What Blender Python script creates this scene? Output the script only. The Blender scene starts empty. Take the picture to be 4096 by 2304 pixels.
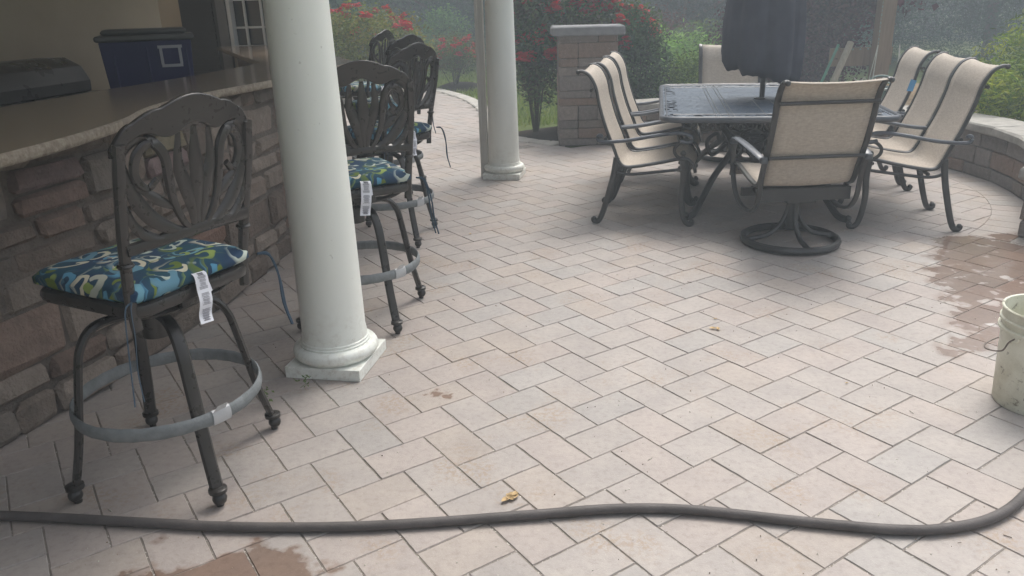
import bpy, math, random
import numpy as np
from mathutils import Vector, Matrix
R = math.radians
C = bpy.context.scene
COL = C.collection
rnd = random.Random(7)

# ---------------------------------------------------------------- camera, sky, sun, exposure
cam_d = bpy.data.cameras.new('camera'); cam = bpy.data.objects.new('camera', cam_d); COL.objects.link(cam)
cam_d.sensor_width = 36.0; cam_d.lens = 27.34; cam_d.clip_start = 0.05; cam_d.clip_end = 500
M = Matrix(((0.99954, 0.0304, 0.0, 0.0), (-0.01047, 0.34378, -0.9390, 0.0), (-0.0286, 0.9386, 0.34394, 1.4305), (0, 0, 0, 1)))
cam.matrix_world = Matrix(((0.99954, 0.0304, 0.0, 0), (-0.01047, 0.34378, -0.9390, 0), (-0.0286, 0.9386, 0.34394, 1.4305), (0, 0, 0, 1)))
C.camera = cam
SUN_EL, SUN_AZ = 60.0, 27.0           # azimuth clockwise from +Y
w = bpy.data.worlds.new('World'); C.world = w; w.use_nodes = True
wn = w.node_tree.nodes; wl = w.node_tree.links
for n in list(wn): wn.remove(n)
sky = wn.new('ShaderNodeTexSky'); sky.sky_type = 'NISHITA'; sky.sun_disc = False
sky.sun_elevation = R(SUN_EL); sky.sun_rotation = R(SUN_AZ)
sky.air_density = 1.0; sky.dust_density = 6.0; sky.ozone_density = 1.0
hs = wn.new('ShaderNodeHueSaturation'); hs.inputs['Saturation'].default_value = 0.35   # thin overcast
bg = wn.new('ShaderNodeBackground'); bg.inputs['Strength'].default_value = 0.15
wo = wn.new('ShaderNodeOutputWorld')
wl.new(sky.outputs[0], hs.inputs['Color']); wl.new(hs.outputs[0], bg.inputs['Color']); wl.new(bg.outputs[0], wo.inputs['Surface'])
sd = bpy.data.lights.new('sun', 'SUN'); sd.energy = 0.95; sd.angle = R(24); sd.color = (1.0, 0.95, 0.87)
so = bpy.data.objects.new('sun', sd); COL.objects.link(so)
sdir = Vector((math.sin(R(SUN_AZ)) * math.cos(R(SUN_EL)), math.cos(R(SUN_AZ)) * math.cos(R(SUN_EL)), math.sin(R(SUN_EL))))
so.rotation_euler = sdir.to_track_quat('Z', 'Y').to_euler(); so.location = (6, 12, 14)
C.view_settings.view_transform = 'Standard'; C.view_settings.look = 'None'
C.view_settings.exposure = 0.78; C.view_settings.gamma = 1.0
C.render.engine = 'CYCLES'; C.cycles.use_denoising = True; C.cycles.max_bounces = 6; C.cycles.transparent_max_bounces = 8
C.cycles.volume_bounces = 0

# ---------------------------------------------------------------- materials
def sock(n, *names):
    for k in names:
        if k in n.inputs: return n.inputs[k]
class NT:
    def __init__(s, name):
        s.m = bpy.data.materials.new(name); s.m.use_nodes = True
        s.t = s.m.node_tree; s.n = s.t.nodes; s.l = s.t.links
        s.b = s.n['Principled BSDF']; s.out = s.n['Material Output']
    def node(s, typ, **kw):
        n = s.n.new(typ)
        for k, v in kw.items():
            if hasattr(n, k): setattr(n, k, v)
        return n
    def put(s, i, v):
        if isinstance(v, bpy.types.NodeSocket): s.l.new(v, i)
        else: i.default_value = v if not (isinstance(v, tuple) and len(v) == 3 and i.type == 'RGBA') else (*v, 1)
    def math(s, op, a, b=0.0, c=None, clamp=False):
        n = s.node('ShaderNodeMath', operation=op, use_clamp=clamp); s.put(n.inputs[0], a); s.put(n.inputs[1], b)
        if c is not None: s.put(n.inputs[2], c)
        return n.outputs[0]
    def mix(s, f, a, b, mode='MIX'):
        n = s.node('ShaderNodeMix', data_type='RGBA', blend_type=mode)
        s.put(n.inputs[0], f); s.put(n.inputs[6], a); s.put(n.inputs[7], b); return n.outputs[2]
    def coord(s, kind='Object'): return s.node('ShaderNodeTexCoord').outputs[kind]
    def pos(s): return s.node('ShaderNodeNewGeometry').outputs['Position']
    def noise(s, v, scale, detail=4.0, rough=0.55, out='Fac'):
        n = s.node('ShaderNodeTexNoise'); s.put(n.inputs['Vector'], v); n.inputs['Scale'].default_value = scale
        n.inputs['Detail'].default_value = detail; n.inputs['Roughness'].default_value = rough; return n.outputs[0 if out == 'Fac' else 1]
    def ramp(s, f, stops):
        n = s.node('ShaderNodeValToRGB'); s.put(n.inputs[0], f); e = n.color_ramp.elements
        while len(e) < len(stops): e.new(0.5)
        for k, (p, c) in enumerate(stops):
            e[k].position = p; e[k].color = (*c, 1) if len(c) == 3 else c
        return n.outputs[0]
    def rng(s, f, a, b, c=0.0, d=1.0, smooth=False):
        n = s.node('ShaderNodeMapRange'); n.clamp = True
        if smooth: n.interpolation_type = 'SMOOTHSTEP'
        s.put(n.inputs[0], f)
        for k, v in zip((1, 2, 3, 4), (a, b, c, d)): n.inputs[k].default_value = v
        return n.outputs[0]
    def attr(s, name='Col'): return s.node('ShaderNodeAttribute', attribute_name=name).outputs['Color']
    def bump(s, h, strength=0.3, dist=0.01):
        n = s.node('ShaderNodeBump'); s.put(n.inputs['Height'], h); n.inputs['Strength'].default_value = strength
        n.inputs['Distance'].default_value = dist; s.l.new(n.outputs[0], s.b.inputs['Normal'])
    def base(s, c): s.put(s.b.inputs['Base Color'], c)
    def rough(s, v): s.put(s.b.inputs['Roughness'], v)
    def spec(s, v): s.put(sock(s.b, 'Specular IOR Level', 'Specular'), v)
    def metal(s, v): s.put(s.b.inputs['Metallic'], v)

def m_plain(name, c, rough=0.5, var=0.15, scale=6.0, bump=0.0, spec=0.5, bscale=60.0):
    t = NT(name); p = t.coord()
    n = t.noise(p, scale, 5.0)
    a = tuple(max(0, x * (1 - var)) for x in c); b = tuple(min(1, x * (1 + var)) for x in c)
    t.base(t.mix(t.rng(n, 0.3, 0.7), a, b)); t.spec(spec)
    t.rough(t.rng(t.noise(p, scale * 2.3, 3.0), 0.3, 0.7, max(0.05, rough - 0.08), min(1, rough + 0.08)))
    if bump: t.bump(t.noise(p, bscale, 3.0), bump, 0.004)
    return t.m
def m_attr(name, rough=0.9, var=0.25, scale=18.0, bump=0.5, bdist=0.006, spec=0.3, speck=0.0):
    t = NT(name); p = t.pos(); n = t.noise(p, scale, 6.0, 0.65)
    c = t.mix(1.0, t.attr(), t.ramp(n, [(0.25, (1 - var,) * 3), (0.75, (1 + var,) * 3)]), 'MULTIPLY')
    if speck: c = t.mix(t.rng(t.noise(p, 160, 2.0), 0.62, 0.72, 0, speck), c, (0.6, 0.57, 0.52))
    t.base(c); t.rough(rough); t.spec(spec)
    h = t.math('ADD', t.noise(p, scale * 4, 5.0, 0.7), t.math('MULTIPLY', t.noise(p, scale, 3.0), 1.5))
    if bump: t.bump(h, bump, bdist)
    return t.m
def m_leaf(name, trans=0.30, rough=0.6, spec=0.15):
    t = NT(name); c = t.attr(); t.base(c); t.rough(rough); t.spec(spec)
    tr = t.node('ShaderNodeBsdfTranslucent'); t.l.new(t.mix(1.0, c, (1.1, 1.25, 0.5), 'MULTIPLY'), tr.inputs[0])
    mx = t.node('ShaderNodeMixShader'); mx.inputs[0].default_value = trans
    t.l.new(t.b.outputs[0], mx.inputs[1]); t.l.new(tr.outputs[0], mx.inputs[2]); t.l.new(mx.outputs[0], t.out.inputs[0])
    return t.m

def m_paver():
    t = NT('concrete_paver'); p = t.pos()
    n1 = t.noise(p, 5.0, 5.0, 0.6); n2 = t.noise(p, 42.0, 5.0, 0.7); n3 = t.noise(p, 220.0, 2.0)
    c = t.mix(1.0, t.attr(), t.ramp(n1, [(0.3, (0.89, 0.89, 0.90)), (0.7, (1.07, 1.06, 1.05))]), 'MULTIPLY')
    c = t.mix(1.0, c, t.ramp(n2, [(0.28, (0.80, 0.79, 0.78)), (0.48, (0.98, 0.98, 0.98)), (0.72, (1.06, 1.06, 1.06))]), 'MULTIPLY')
    # pitted, tan worn patches on some stones
    worn = t.math('MULTIPLY', t.rng(t.noise(p, 3.1, 3.0), 0.54, 0.66), t.rng(t.noise(p, 60, 4.0, 0.7), 0.46, 0.58))
    c = t.mix(t.math('MULTIPLY', worn, 0.6), c, (0.30, 0.22, 0.15))
    c = t.mix(t.math('MULTIPLY', t.rng(n3, 0.66, 0.72), 0.35), c, (0.62, 0.59, 0.54))
    # wet areas with their own outline
    sx = t.node('ShaderNodeSeparateXYZ'); t.l.new(p, sx.inputs[0]); X, Y = sx.outputs[0], sx.outputs[1]
    nb = t.math('SUBTRACT', t.noise(p, 4.2, 4.0, 0.55), 0.5); nf = t.math('SUBTRACT', t.noise(p, 19.0, 3.0), 0.5)
    wob = t.math('ADD', t.math('MULTIPLY', nb, 0.55), t.math('MULTIPLY', nf, 0.10))
    d1 = t.math('SUBTRACT', t.math('SUBTRACT', t.math('MULTIPLY', X, 0.91), t.math('MULTIPLY', Y, 0.41)), 0.42)
    d1 = t.math('MINIMUM', d1, t.math('MULTIPLY', t.math('SUBTRACT', Y, 2.92), 0.8))
    d1 = t.math('MINIMUM', d1, t.math('SUBTRACT', 4.62, Y))
    w1 = t.rng(t.math('ADD', d1, wob), 0.0, 0.085)
    dry = t.math('MULTIPLY', t.rng(t.noise(p, 5.5, 3.0), 0.56, 0.64), t.rng(Y, 4.1, 3.9, 0.0, 1.0))
    w1 = t.math('MULTIPLY', w1, t.math('SUBTRACT', 1.0, dry))
    d2 = t.math('SUBTRACT', 0.0, t.math('ADD', t.math('ABSOLUTE', t.math('SUBTRACT', Y, 1.72)), t.math('MULTIPLY', t.math('ABSOLUTE', t.math('ADD', X, 0.83)), 0.33)))
    d2 = t.math('ADD', d2, 0.15)
    w2 = t.rng(t.math('ADD', d2, t.math('MULTIPLY', wob, 1.15)), 0.0, 0.045)
    d3 = t.math('SUBTRACT', 0.02, t.math('ADD', t.math('MULTIPLY', t.math('ABSOLUTE', t.math('SUBTRACT', Y, 2.72)), 0.6), t.math('MULTIPLY', t.math('ABSOLUTE', t.math('ADD', X, 0.25)), 0.28)))
    w3 = t.rng(t.math('ADD', d3, t.math('MULTIPLY', wob, 0.62)), 0.0, 0.015)
    d4 = t.math('SUBTRACT', 0.0, t.math('ADD', t.math('ABSOLUTE', t.math('SUBTRACT', Y, 1.95)), t.math('MULTIPLY', t.math('ABSOLUTE', t.math('SUBTRACT', X, 0.55)), 0.3)))
    w4 = t.rng(t.math('ADD', d4, t.math('MULTIPLY', wob, 0.6)), 0.0, 0.015)
    wet = t.math('MAXIMUM', t.math('MAXIMUM', w1, w2), t.math('MAXIMUM', w3, w4))
    chalk = t.math('MULTIPLY', t.math('MULTIPLY', t.rng(t.noise(p, 7.0, 4.0), 0.60, 0.68), t.rng(d1, -0.05, 0.1)), 0.5)
    c = t.mix(chalk, c, (0.62, 0.61, 0.60))
    wetc = t.mix(1.0, c, (0.60, 0.485, 0.42), 'MULTIPLY')
    c = t.mix(t.math('MULTIPLY', wet, t.math('SUBTRACT', 1.0, chalk)), c, wetc)
    t.base(c); t.spec(0.35); t.rough(t.rng(wet, 0, 1, 0.62, 0.13))
    t.bump(t.math('MULTIPLY', t.math('ADD', t.math('MULTIPLY', n2, 1.0), t.math('MULTIPLY', n3, 0.35)), t.rng(wet, 0, 1, 1.0, 0.25)), 0.26, 0.004)
    return t.m
def m_joint():
    t = NT('joint_sand'); p = t.pos(); n = t.noise(p, 90, 3.0)
    c = t.ramp(t.noise(p, 14, 3.0), [(0.3, (0.16, 0.140, 0.12)), (0.7, (0.28, 0.25, 0.22))])
    c = t.mix(t.rng(n, 0.60, 0.66), c, (0.55, 0.52, 0.47)); t.base(c); t.rough(0.95); t.bump(n, 0.6, 0.01); return t.m
def m_lawn():
    t = NT('lawn_grass'); p = t.pos()
    c = t.ramp(t.noise(p, 0.9, 5.0), [(0.3, (0.12, 0.175, 0.04)), (0.7, (0.19, 0.235, 0.06))])
    c = t.mix(t.rng(t.noise(p, 40, 4.0), 0.4, 0.7, 0, 0.6), c, (0.035, 0.06, 0.014)); t.base(c); t.rough(0.9); t.spec(0.2)
    t.bump(t.noise(p, 55, 4.0, 0.7), 1.0, 0.05); return t.m
def m_granite():
    t = NT('granite_top'); p = t.pos()
    c = t.ramp(t.noise(p, 38, 6.0, 0.7), [(0.3, (0.14, 0.095, 0.065)), (0.5, (0.26, 0.20, 0.145)), (0.72, (0.36, 0.30, 0.235))])
    c = t.mix(t.rng(t.noise(p, 120, 2.0), 0.58, 0.64, 0, 0.7), c, (0.08, 0.06, 0.05)); t.base(c); t.rough(0.17); t.spec(0.5); return t.m
def m_granite_edge():
    t = NT('granite_rough_edge'); p = t.pos(); n = t.noise(p, 45, 6.0, 0.7)
    t.base(t.ramp(n, [(0.3, (0.16, 0.12, 0.085)), (0.7, (0.42, 0.36, 0.28))])); t.rough(0.55); t.bump(n, 0.8, 0.012); return t.m
def m_cushion():
    t = NT('swirl_print_fabric'); p = t.coord('Object')
    base = (0.026, 0.055, 0.105)
    wp = t.mix(0.10, p, t.noise(p, 7.0, 2.0, out='Color'), 'ADD')
    c = t.mix(t.rng(t.noise(p, 9, 2.0), 0.42, 0.6), base, (0.022, 0.070, 0.105))
    for k, (sc, off, freq, cols) in enumerate([(9.5, 0.0, 125.0, [(0.15, 0.20, 0.045), (0.15, 0.32, 0.40), (0.55, 0.52, 0.40)]), (13.0, 3.3, 150.0, [(0.24, 0.32, 0.09), (0.10, 0.28, 0.42), (0.46, 0.52, 0.46)]), (7.0, 7.1, 100.0, [(0.12, 0.17, 0.04), (0.12, 0.25, 0.33), (0.40, 0.42, 0.36)])]):
        mp = t.node('ShaderNodeMapping'); t.l.new(wp, mp.inputs[0]); mp.inputs['Location'].default_value = (off, off * 0.7, 0); mp.inputs['Scale'].default_value = (1, 1, 0.35)
        v = t.node('ShaderNodeTexVoronoi'); t.l.new(mp.outputs[0], v.inputs['Vector']); v.inputs['Scale'].default_value = sc
        d = t.node('ShaderNodeVectorMath', operation='SUBTRACT'); t.l.new(mp.outputs[0], d.inputs[0]); t.l.new(v.outputs['Position'], d.inputs[1])
        s = t.node('ShaderNodeSeparateXYZ'); t.l.new(d.outputs[0], s.inputs[0])
        ang = t.math('ARCTAN2', s.outputs[1], s.outputs[0])
        ln = t.node('ShaderNodeVectorMath', operation='LENGTH'); t.l.new(d.outputs[0], ln.inputs[0])
        spi = t.math('SINE', t.math('ADD', t.math('MULTIPLY', ln.outputs['Value'], freq), ang))
        rim = t.rng(v.outputs['Distance'], 0.62, 0.42)
        f = t.math('MULTIPLY', t.rng(spi, 0.48, 0.66), rim)
        sc2 = t.node('ShaderNodeSeparateColor'); t.l.new(v.outputs['Color'], sc2.inputs[0])
        cc = t.ramp(sc2.outputs[0], [(0.0, cols[0]), (0.34, cols[1]), (0.68, cols[2])]); t.n[-1].color_ramp.interpolation = 'CONSTANT' if t.n[-1].type == 'VALTORGB' else None
        on = t.rng(sc2.outputs[1], 0.18, 0.2)
        c = t.mix(t.math('MULTIPLY', f, on), c, cc)
    t.base(c); t.rough(0.9); t.spec(0.15)
    t.bump(t.noise(p, 400, 2.0), 0.15, 0.002); return t.m
def m_sling():
    t = NT('woven_sling'); p = t.coord('Object')
    mp = t.node('ShaderNodeMapping'); t.l.new(p, mp.inputs[0]); mp.inputs['Scale'].default_value = (150, 30, 150)
    mp2 = t.node('ShaderNodeMapping'); t.l.new(p, mp2.inputs[0]); mp2.inputs['Scale'].default_value = (60, 70, 60)
    f = t.math('ADD', t.math('MULTIPLY', t.noise(mp.outputs[0], 1.0, 2.0), 0.6), t.math('MULTIPLY', t.noise(mp2.outputs[0], 1.0, 2.0), 0.4))
    c = t.mix(t.rng(f, 0.36, 0.64), (0.455, 0.395, 0.335), (0.575, 0.515, 0.44)); t.base(c); t.rough(0.75); t.spec(0.2)
    tr = t.node('ShaderNodeBsdfTranslucent'); t.l.new(c, tr.inputs[0])
    mx = t.node('ShaderNodeMixShader'); mx.inputs[0].default_value = 0.16
    t.l.new(t.b.outputs[0], mx.inputs[1]); t.l.new(tr.outputs[0], mx.inputs[2]); t.l.new(mx.outputs[0], t.out.inputs[0])
    t.bump(f, 0.25, 0.002); return t.m
def m_tabletop():
    t = NT('cast_aluminium_top'); p = t.coord('Object'); sx = t.node('ShaderNodeSeparateXYZ'); t.l.new(p, sx.inputs[0])
    ax, ay = t.math('ABSOLUTE', sx.outputs[0]), t.math('ABSOLUTE', sx.outputs[1])
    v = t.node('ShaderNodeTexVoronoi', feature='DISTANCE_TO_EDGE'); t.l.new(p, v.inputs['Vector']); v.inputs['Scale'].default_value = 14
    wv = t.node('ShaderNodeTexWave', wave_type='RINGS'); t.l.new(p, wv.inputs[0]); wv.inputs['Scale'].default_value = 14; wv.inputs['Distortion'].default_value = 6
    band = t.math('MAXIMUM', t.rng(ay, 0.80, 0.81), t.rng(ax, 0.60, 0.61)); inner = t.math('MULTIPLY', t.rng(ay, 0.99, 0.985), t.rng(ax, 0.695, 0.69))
    hole_dark = t.math('MULTIPLY', t.math('MULTIPLY', t.rng(v.outputs['Distance'], 0.12, 0.16), band), inner)
    hole_dark = t.math('MULTIPLY', hole_dark, t.rng(t.noise(p, 9, 2.0), 0.40, 0.46))
    t.base(t.mix(t.rng(t.noise(p, 12, 4.0), 0.35, 0.65), (0.030, 0.042, 0.062), (0.052, 0.070, 0.098))); t.spec(0.42); sock(t.b, 'Specular Tint').default_value = (0.58, 0.79, 1.0, 1)  # blue of the reflected sky put into base colour and specular tint
    t.rough(t.rng(t.noise(p, 5, 4.0), 0.3, 0.7, 0.34, 0.5))
    t.bump(t.math('ADD', t.rng(v.outputs['Distance'], 0.02, 0.10), t.math('MULTIPLY', wv.outputs['Fac'], 0.5)), 0.55, 0.006)
    tp = t.node('ShaderNodeBsdfDiffuse'); tp.inputs[0].default_value = (0.008, 0.008, 0.010, 1); mx = t.node('ShaderNodeMixShader'); t.l.new(hole_dark, mx.inputs[0])  # piercings painted near black for the darkness inside them
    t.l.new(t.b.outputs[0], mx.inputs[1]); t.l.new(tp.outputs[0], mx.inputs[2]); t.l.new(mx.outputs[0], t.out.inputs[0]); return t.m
def m_pail():
    t = NT('dirty_white_plastic'); p = t.coord('Object')
    c = t.mix(t.rng(t.noise(p, 7, 6.0, 0.65), 0.4, 0.72), (0.74, 0.74, 0.63), (0.50, 0.48, 0.36))
    c = t.mix(t.rng(t.noise(p, 26, 5.0, 0.7), 0.60, 0.68, 0, 0.75), c, (0.13, 0.11, 0.07)); t.base(c); t.rough(0.5)
    t.bump(t.noise(p, 30, 4.0), 0.15, 0.004); return t.m
def m_stucco():
    t = NT('cream_stucco'); p = t.pos(); n = t.noise(p, 60, 5.0, 0.7)
    t.base(t.ramp(t.noise(p, 2.0, 4.0), [(0.3, (0.42, 0.35, 0.25)), (0.7, (0.50, 0.43, 0.32))])); t.rough(0.95); t.bump(n, 0.5, 0.01); return t.m
def m_wood(name, a, b, rough=0.7):
    t = NT(name); p = t.coord('Object'); mp = t.node('ShaderNodeMapping'); t.l.new(p, mp.inputs[0]); mp.inputs['Scale'].default_value = (9, 9, 0.8)
    t.base(t.ramp(t.noise(mp.outputs[0], 4, 6.0, 0.65), [(0.3, a), (0.7, b)])); t.rough(rough); return t.m
def m_glass():
    t = NT('window_glass'); t.base((0.02, 0.024, 0.027)); t.rough(0.06); t.spec(0.8); return t.m

MT = dict(paver=m_paver(), joint=m_joint(), lawn=m_lawn(), granite=m_granite(), gedge=m_granite_edge(), cushion=m_cushion(), sling=m_sling(),
          top=m_tabletop(), pail=m_pail(), stucco=m_stucco(), glass=m_glass(), leaf=m_leaf('leaf_green'), stone=m_attr('field_stone', bump=0.8, bdist=0.012),
          block=m_attr('concrete_block', var=0.22, scale=26, bump=0.7, bdist=0.008, speck=0.4), petal=m_leaf('rose_petal', 0.2, 0.6), dleaf=m_leaf('dark_tree_leaf', 0.08, 1.0, 0.0))
MT['kerb'] = m_plain('pale_kerb_stone', (0.44, 0.42, 0.38), 0.9, 0.2, 5, 0.4)
MT['capstone'] = m_plain('grey_cap_stone', (0.215, 0.215, 0.222), 0.85, 0.22, 9, 0.7, 0.3, 40)
MT['wallcap'] = m_plain('wall_cap_stone', (0.34, 0.325, 0.295), 0.9, 0.2, 12, 0.8, 0.3, 45)
def m_column():
    t = NT('white_painted_fibreglass'); p = t.pos(); sx = t.node('ShaderNodeSeparateXYZ'); t.l.new(p, sx.inputs[0])
    c = t.mix(t.rng(t.noise(p, 3.0, 5.0), 0.3, 0.7), (0.76, 0.785, 0.73), (0.80, 0.815, 0.76))
    d = t.math('MULTIPLY', t.rng(sx.outputs[2], 0.34, 0.0), t.rng(t.noise(p, 34, 5.0, 0.7), 0.48, 0.66))
    c = t.mix(t.math('MULTIPLY', d, 0.45), c, (0.40, 0.35, 0.28)); c = t.mix(t.rng(t.noise(p, 55, 2.0), 0.72, 0.76, 0, 0.4), c, (0.35, 0.34, 0.30))
    t.base(c); t.rough(t.rng(t.noise(p, 7, 3.0), 0.3, 0.7, 0.36, 0.52)); t.spec(0.45); t.bump(t.noise(p, 9, 3.0), 0.05, 0.004); return t.m
MT['white'] = m_column()
MT['spout'] = m_plain('off_white_aluminium', (0.50, 0.49, 0.45), 0.5, 0.06, 4)
MT['bronze'] = m_plain('dark_bronze_cast_metal', (0.028, 0.025, 0.023), 0.32, 0.15, 14, 0.04, 0.55, 160)
MT['frame'] = m_plain('charcoal_bronze_frame', (0.040, 0.039, 0.038), 0.38, 0.2, 14, 0.08, 0.55, 90)
MT['armtop'] = m_plain('weathered_bronze_arm', (0.072, 0.080, 0.095), 0.36, 0.2, 14, 0.05, 0.6)
MT['wrap'] = m_plain('grey_cloth_wrap', (0.20, 0.215, 0.22), 0.85, 0.2, 22, 0.5, 0.2, 120)
MT['tape'] = m_plain('pale_plastic_tape', (0.45, 0.46, 0.47), 0.35, 0.1, 10)
MT['tie'] = m_plain('blue_tie_fabric', (0.035, 0.065, 0.10), 0.9, 0.1, 20)
MT['paper'] = m_plain('white_care_label', (0.72, 0.73, 0.78), 0.8, 0.04, 20)
MT['ink'] = m_plain('grey_print', (0.20, 0.20, 0.23), 0.9, 0.2, 60)
MT['canvas'] = m_plain('charcoal_canvas', (0.066, 0.068, 0.088), 0.92, 0.18, 5, 0.25, 0.2, 220)
MT['hose'] = m_plain('dark_rubber_hose', (0.100, 0.090, 0.086), 0.6, 0.22, 9, 0.35, 0.3, 130)
MT['mulch'] = m_plain('dark_mulch', (0.032, 0.024, 0.018), 1.0, 0.5, 30, 1.0, 0.1, 60)
MT['sandy'] = m_plain('tan_play_mulch', (0.27, 0.20, 0.125), 1.0, 0.3, 12, 1.0, 0.1, 40)
MT['bluebox'] = m_plain('dark_blue_plastic', (0.018, 0.020, 0.105), 0.45, 0.1, 4)
MT['greylid'] = m_plain('grey_plastic_lid', (0.13, 0.13, 0.125), 0.5, 0.1, 4)
MT['emblem'] = m_plain('pale_emblem', (0.48, 0.48, 0.52), 0.5, 0.05, 8)
MT['grill'] = m_plain('smoked_steel', (0.060, 0.056, 0.052), 0.3, 0.2, 3); MT['wtrim'] = m_plain('white_window_trim', (0.66, 0.67, 0.66), 0.5, 0.04, 4)
MT['shutter'] = m_plain('dark_shutter_paint', (0.045, 0.045, 0.047), 0.5, 0.1, 4); MT['greytrim'] = m_plain('grey_trim', (0.17, 0.17, 0.17), 0.6, 0.08, 4)
MT['soffit'] = m_plain('porch_soffit', (0.45, 0.43, 0.38), 0.8, 0.05, 3)
MT['wood'] = m_wood('cedar_post', (0.15, 0.095, 0.055), (0.24, 0.16, 0.10)); MT['palewood'] = m_wood('weathered_pole', (0.25, 0.21, 0.15), (0.38, 0.33, 0.25))
MT['bark'] = m_wood('tree_bark', (0.05, 0.038, 0.03), (0.10, 0.08, 0.06), 0.95); MT['stem'] = m_plain('rose_stem', (0.05, 0.045, 0.025), 0.9, 0.3, 20)
MT['chain'] = m_plain('pale_swing_chain', (0.17, 0.23, 0.20), 0.6, 0.3, 40); MT['rope'] = m_plain('pale_rope', (0.55, 0.55, 0.50), 0.9, 0.1, 40)
MT['swingseat'] = m_plain('green_swing_plastic', (0.07, 0.15, 0.125), 0.35, 0.1, 6); MT['swingrim'] = m_plain('pale_swing_rim', (0.42, 0.46, 0.43), 0.4, 0.1, 6)
MT['dryleaf'] = m_plain('dry_tan_leaf', (0.50, 0.36, 0.19), 0.8, 0.25, 60); MT['bluetag'] = m_plain('blue_strap', (0.10, 0.33, 0.60), 0.6, 0.1, 10)
MT['wire'] = m_plain('rusty_wire', (0.12, 0.095, 0.075), 0.5, 0.3, 30); MT['cup'] = m_plain('grey_plastic_cup', (0.15, 0.15, 0.155), 0.4, 0.1, 8)
MT['rock'] = m_plain('tan_boulder', (0.33, 0.27, 0.19), 0.95, 0.3, 5, 0.8, 0.2, 14); MT['rail'] = m_plain('green_rail_paint', (0.06, 0.20, 0.13), 0.5, 0.1, 6)

# ---------------------------------------------------------------- mesh helpers
def tag(o, label=None, cat=None, group=None, kind=None):
    if label: o['label'] = label
    if cat: o['category'] = cat
    if group: o['group'] = group
    if kind: o['kind'] = kind
    return o
def empty(name, loc=(0, 0, 0), rz=0.0, label=None, cat=None, group=None):
    o = bpy.data.objects.new(name, None); COL.objects.link(o); o.location = loc; o.rotation_euler = (0, 0, rz)
    o.empty_display_size = 0.1; return tag(o, label, cat, group)
def kids(o): return [c for c in bpy.data.objects if c.parent == o]
def copy_tree(o, parent=None):
    c = o.copy(); COL.objects.link(c)
    if parent is not None: c.parent = parent
    for ch in kids(o): copy_tree(ch, c)
    return c
def cr(pts, n=8, closed=False):
    P = [np.array(p, float) for p in pts]; out = []; N = len(P)
    for i in range(N if closed else N - 1):
        p0 = P[(i - 1) % N] if closed or i > 0 else 2 * P[0] - P[1]; p1 = P[i]; p2 = P[(i + 1) % N]
        p3 = P[(i + 2) % N] if closed or i + 2 < N else 2 * P[-1] - P[-2]
        for k in range(n):
            t = k / n; out.append(0.5 * (2 * p1 + (p2 - p0) * t + (2 * p0 - 5 * p1 + 4 * p2 - p3) * t * t + (3 * p1 - p0 - 3 * p2 + p3) * t ** 3))
    if not closed: out.append(P[-1])
    return out
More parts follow.
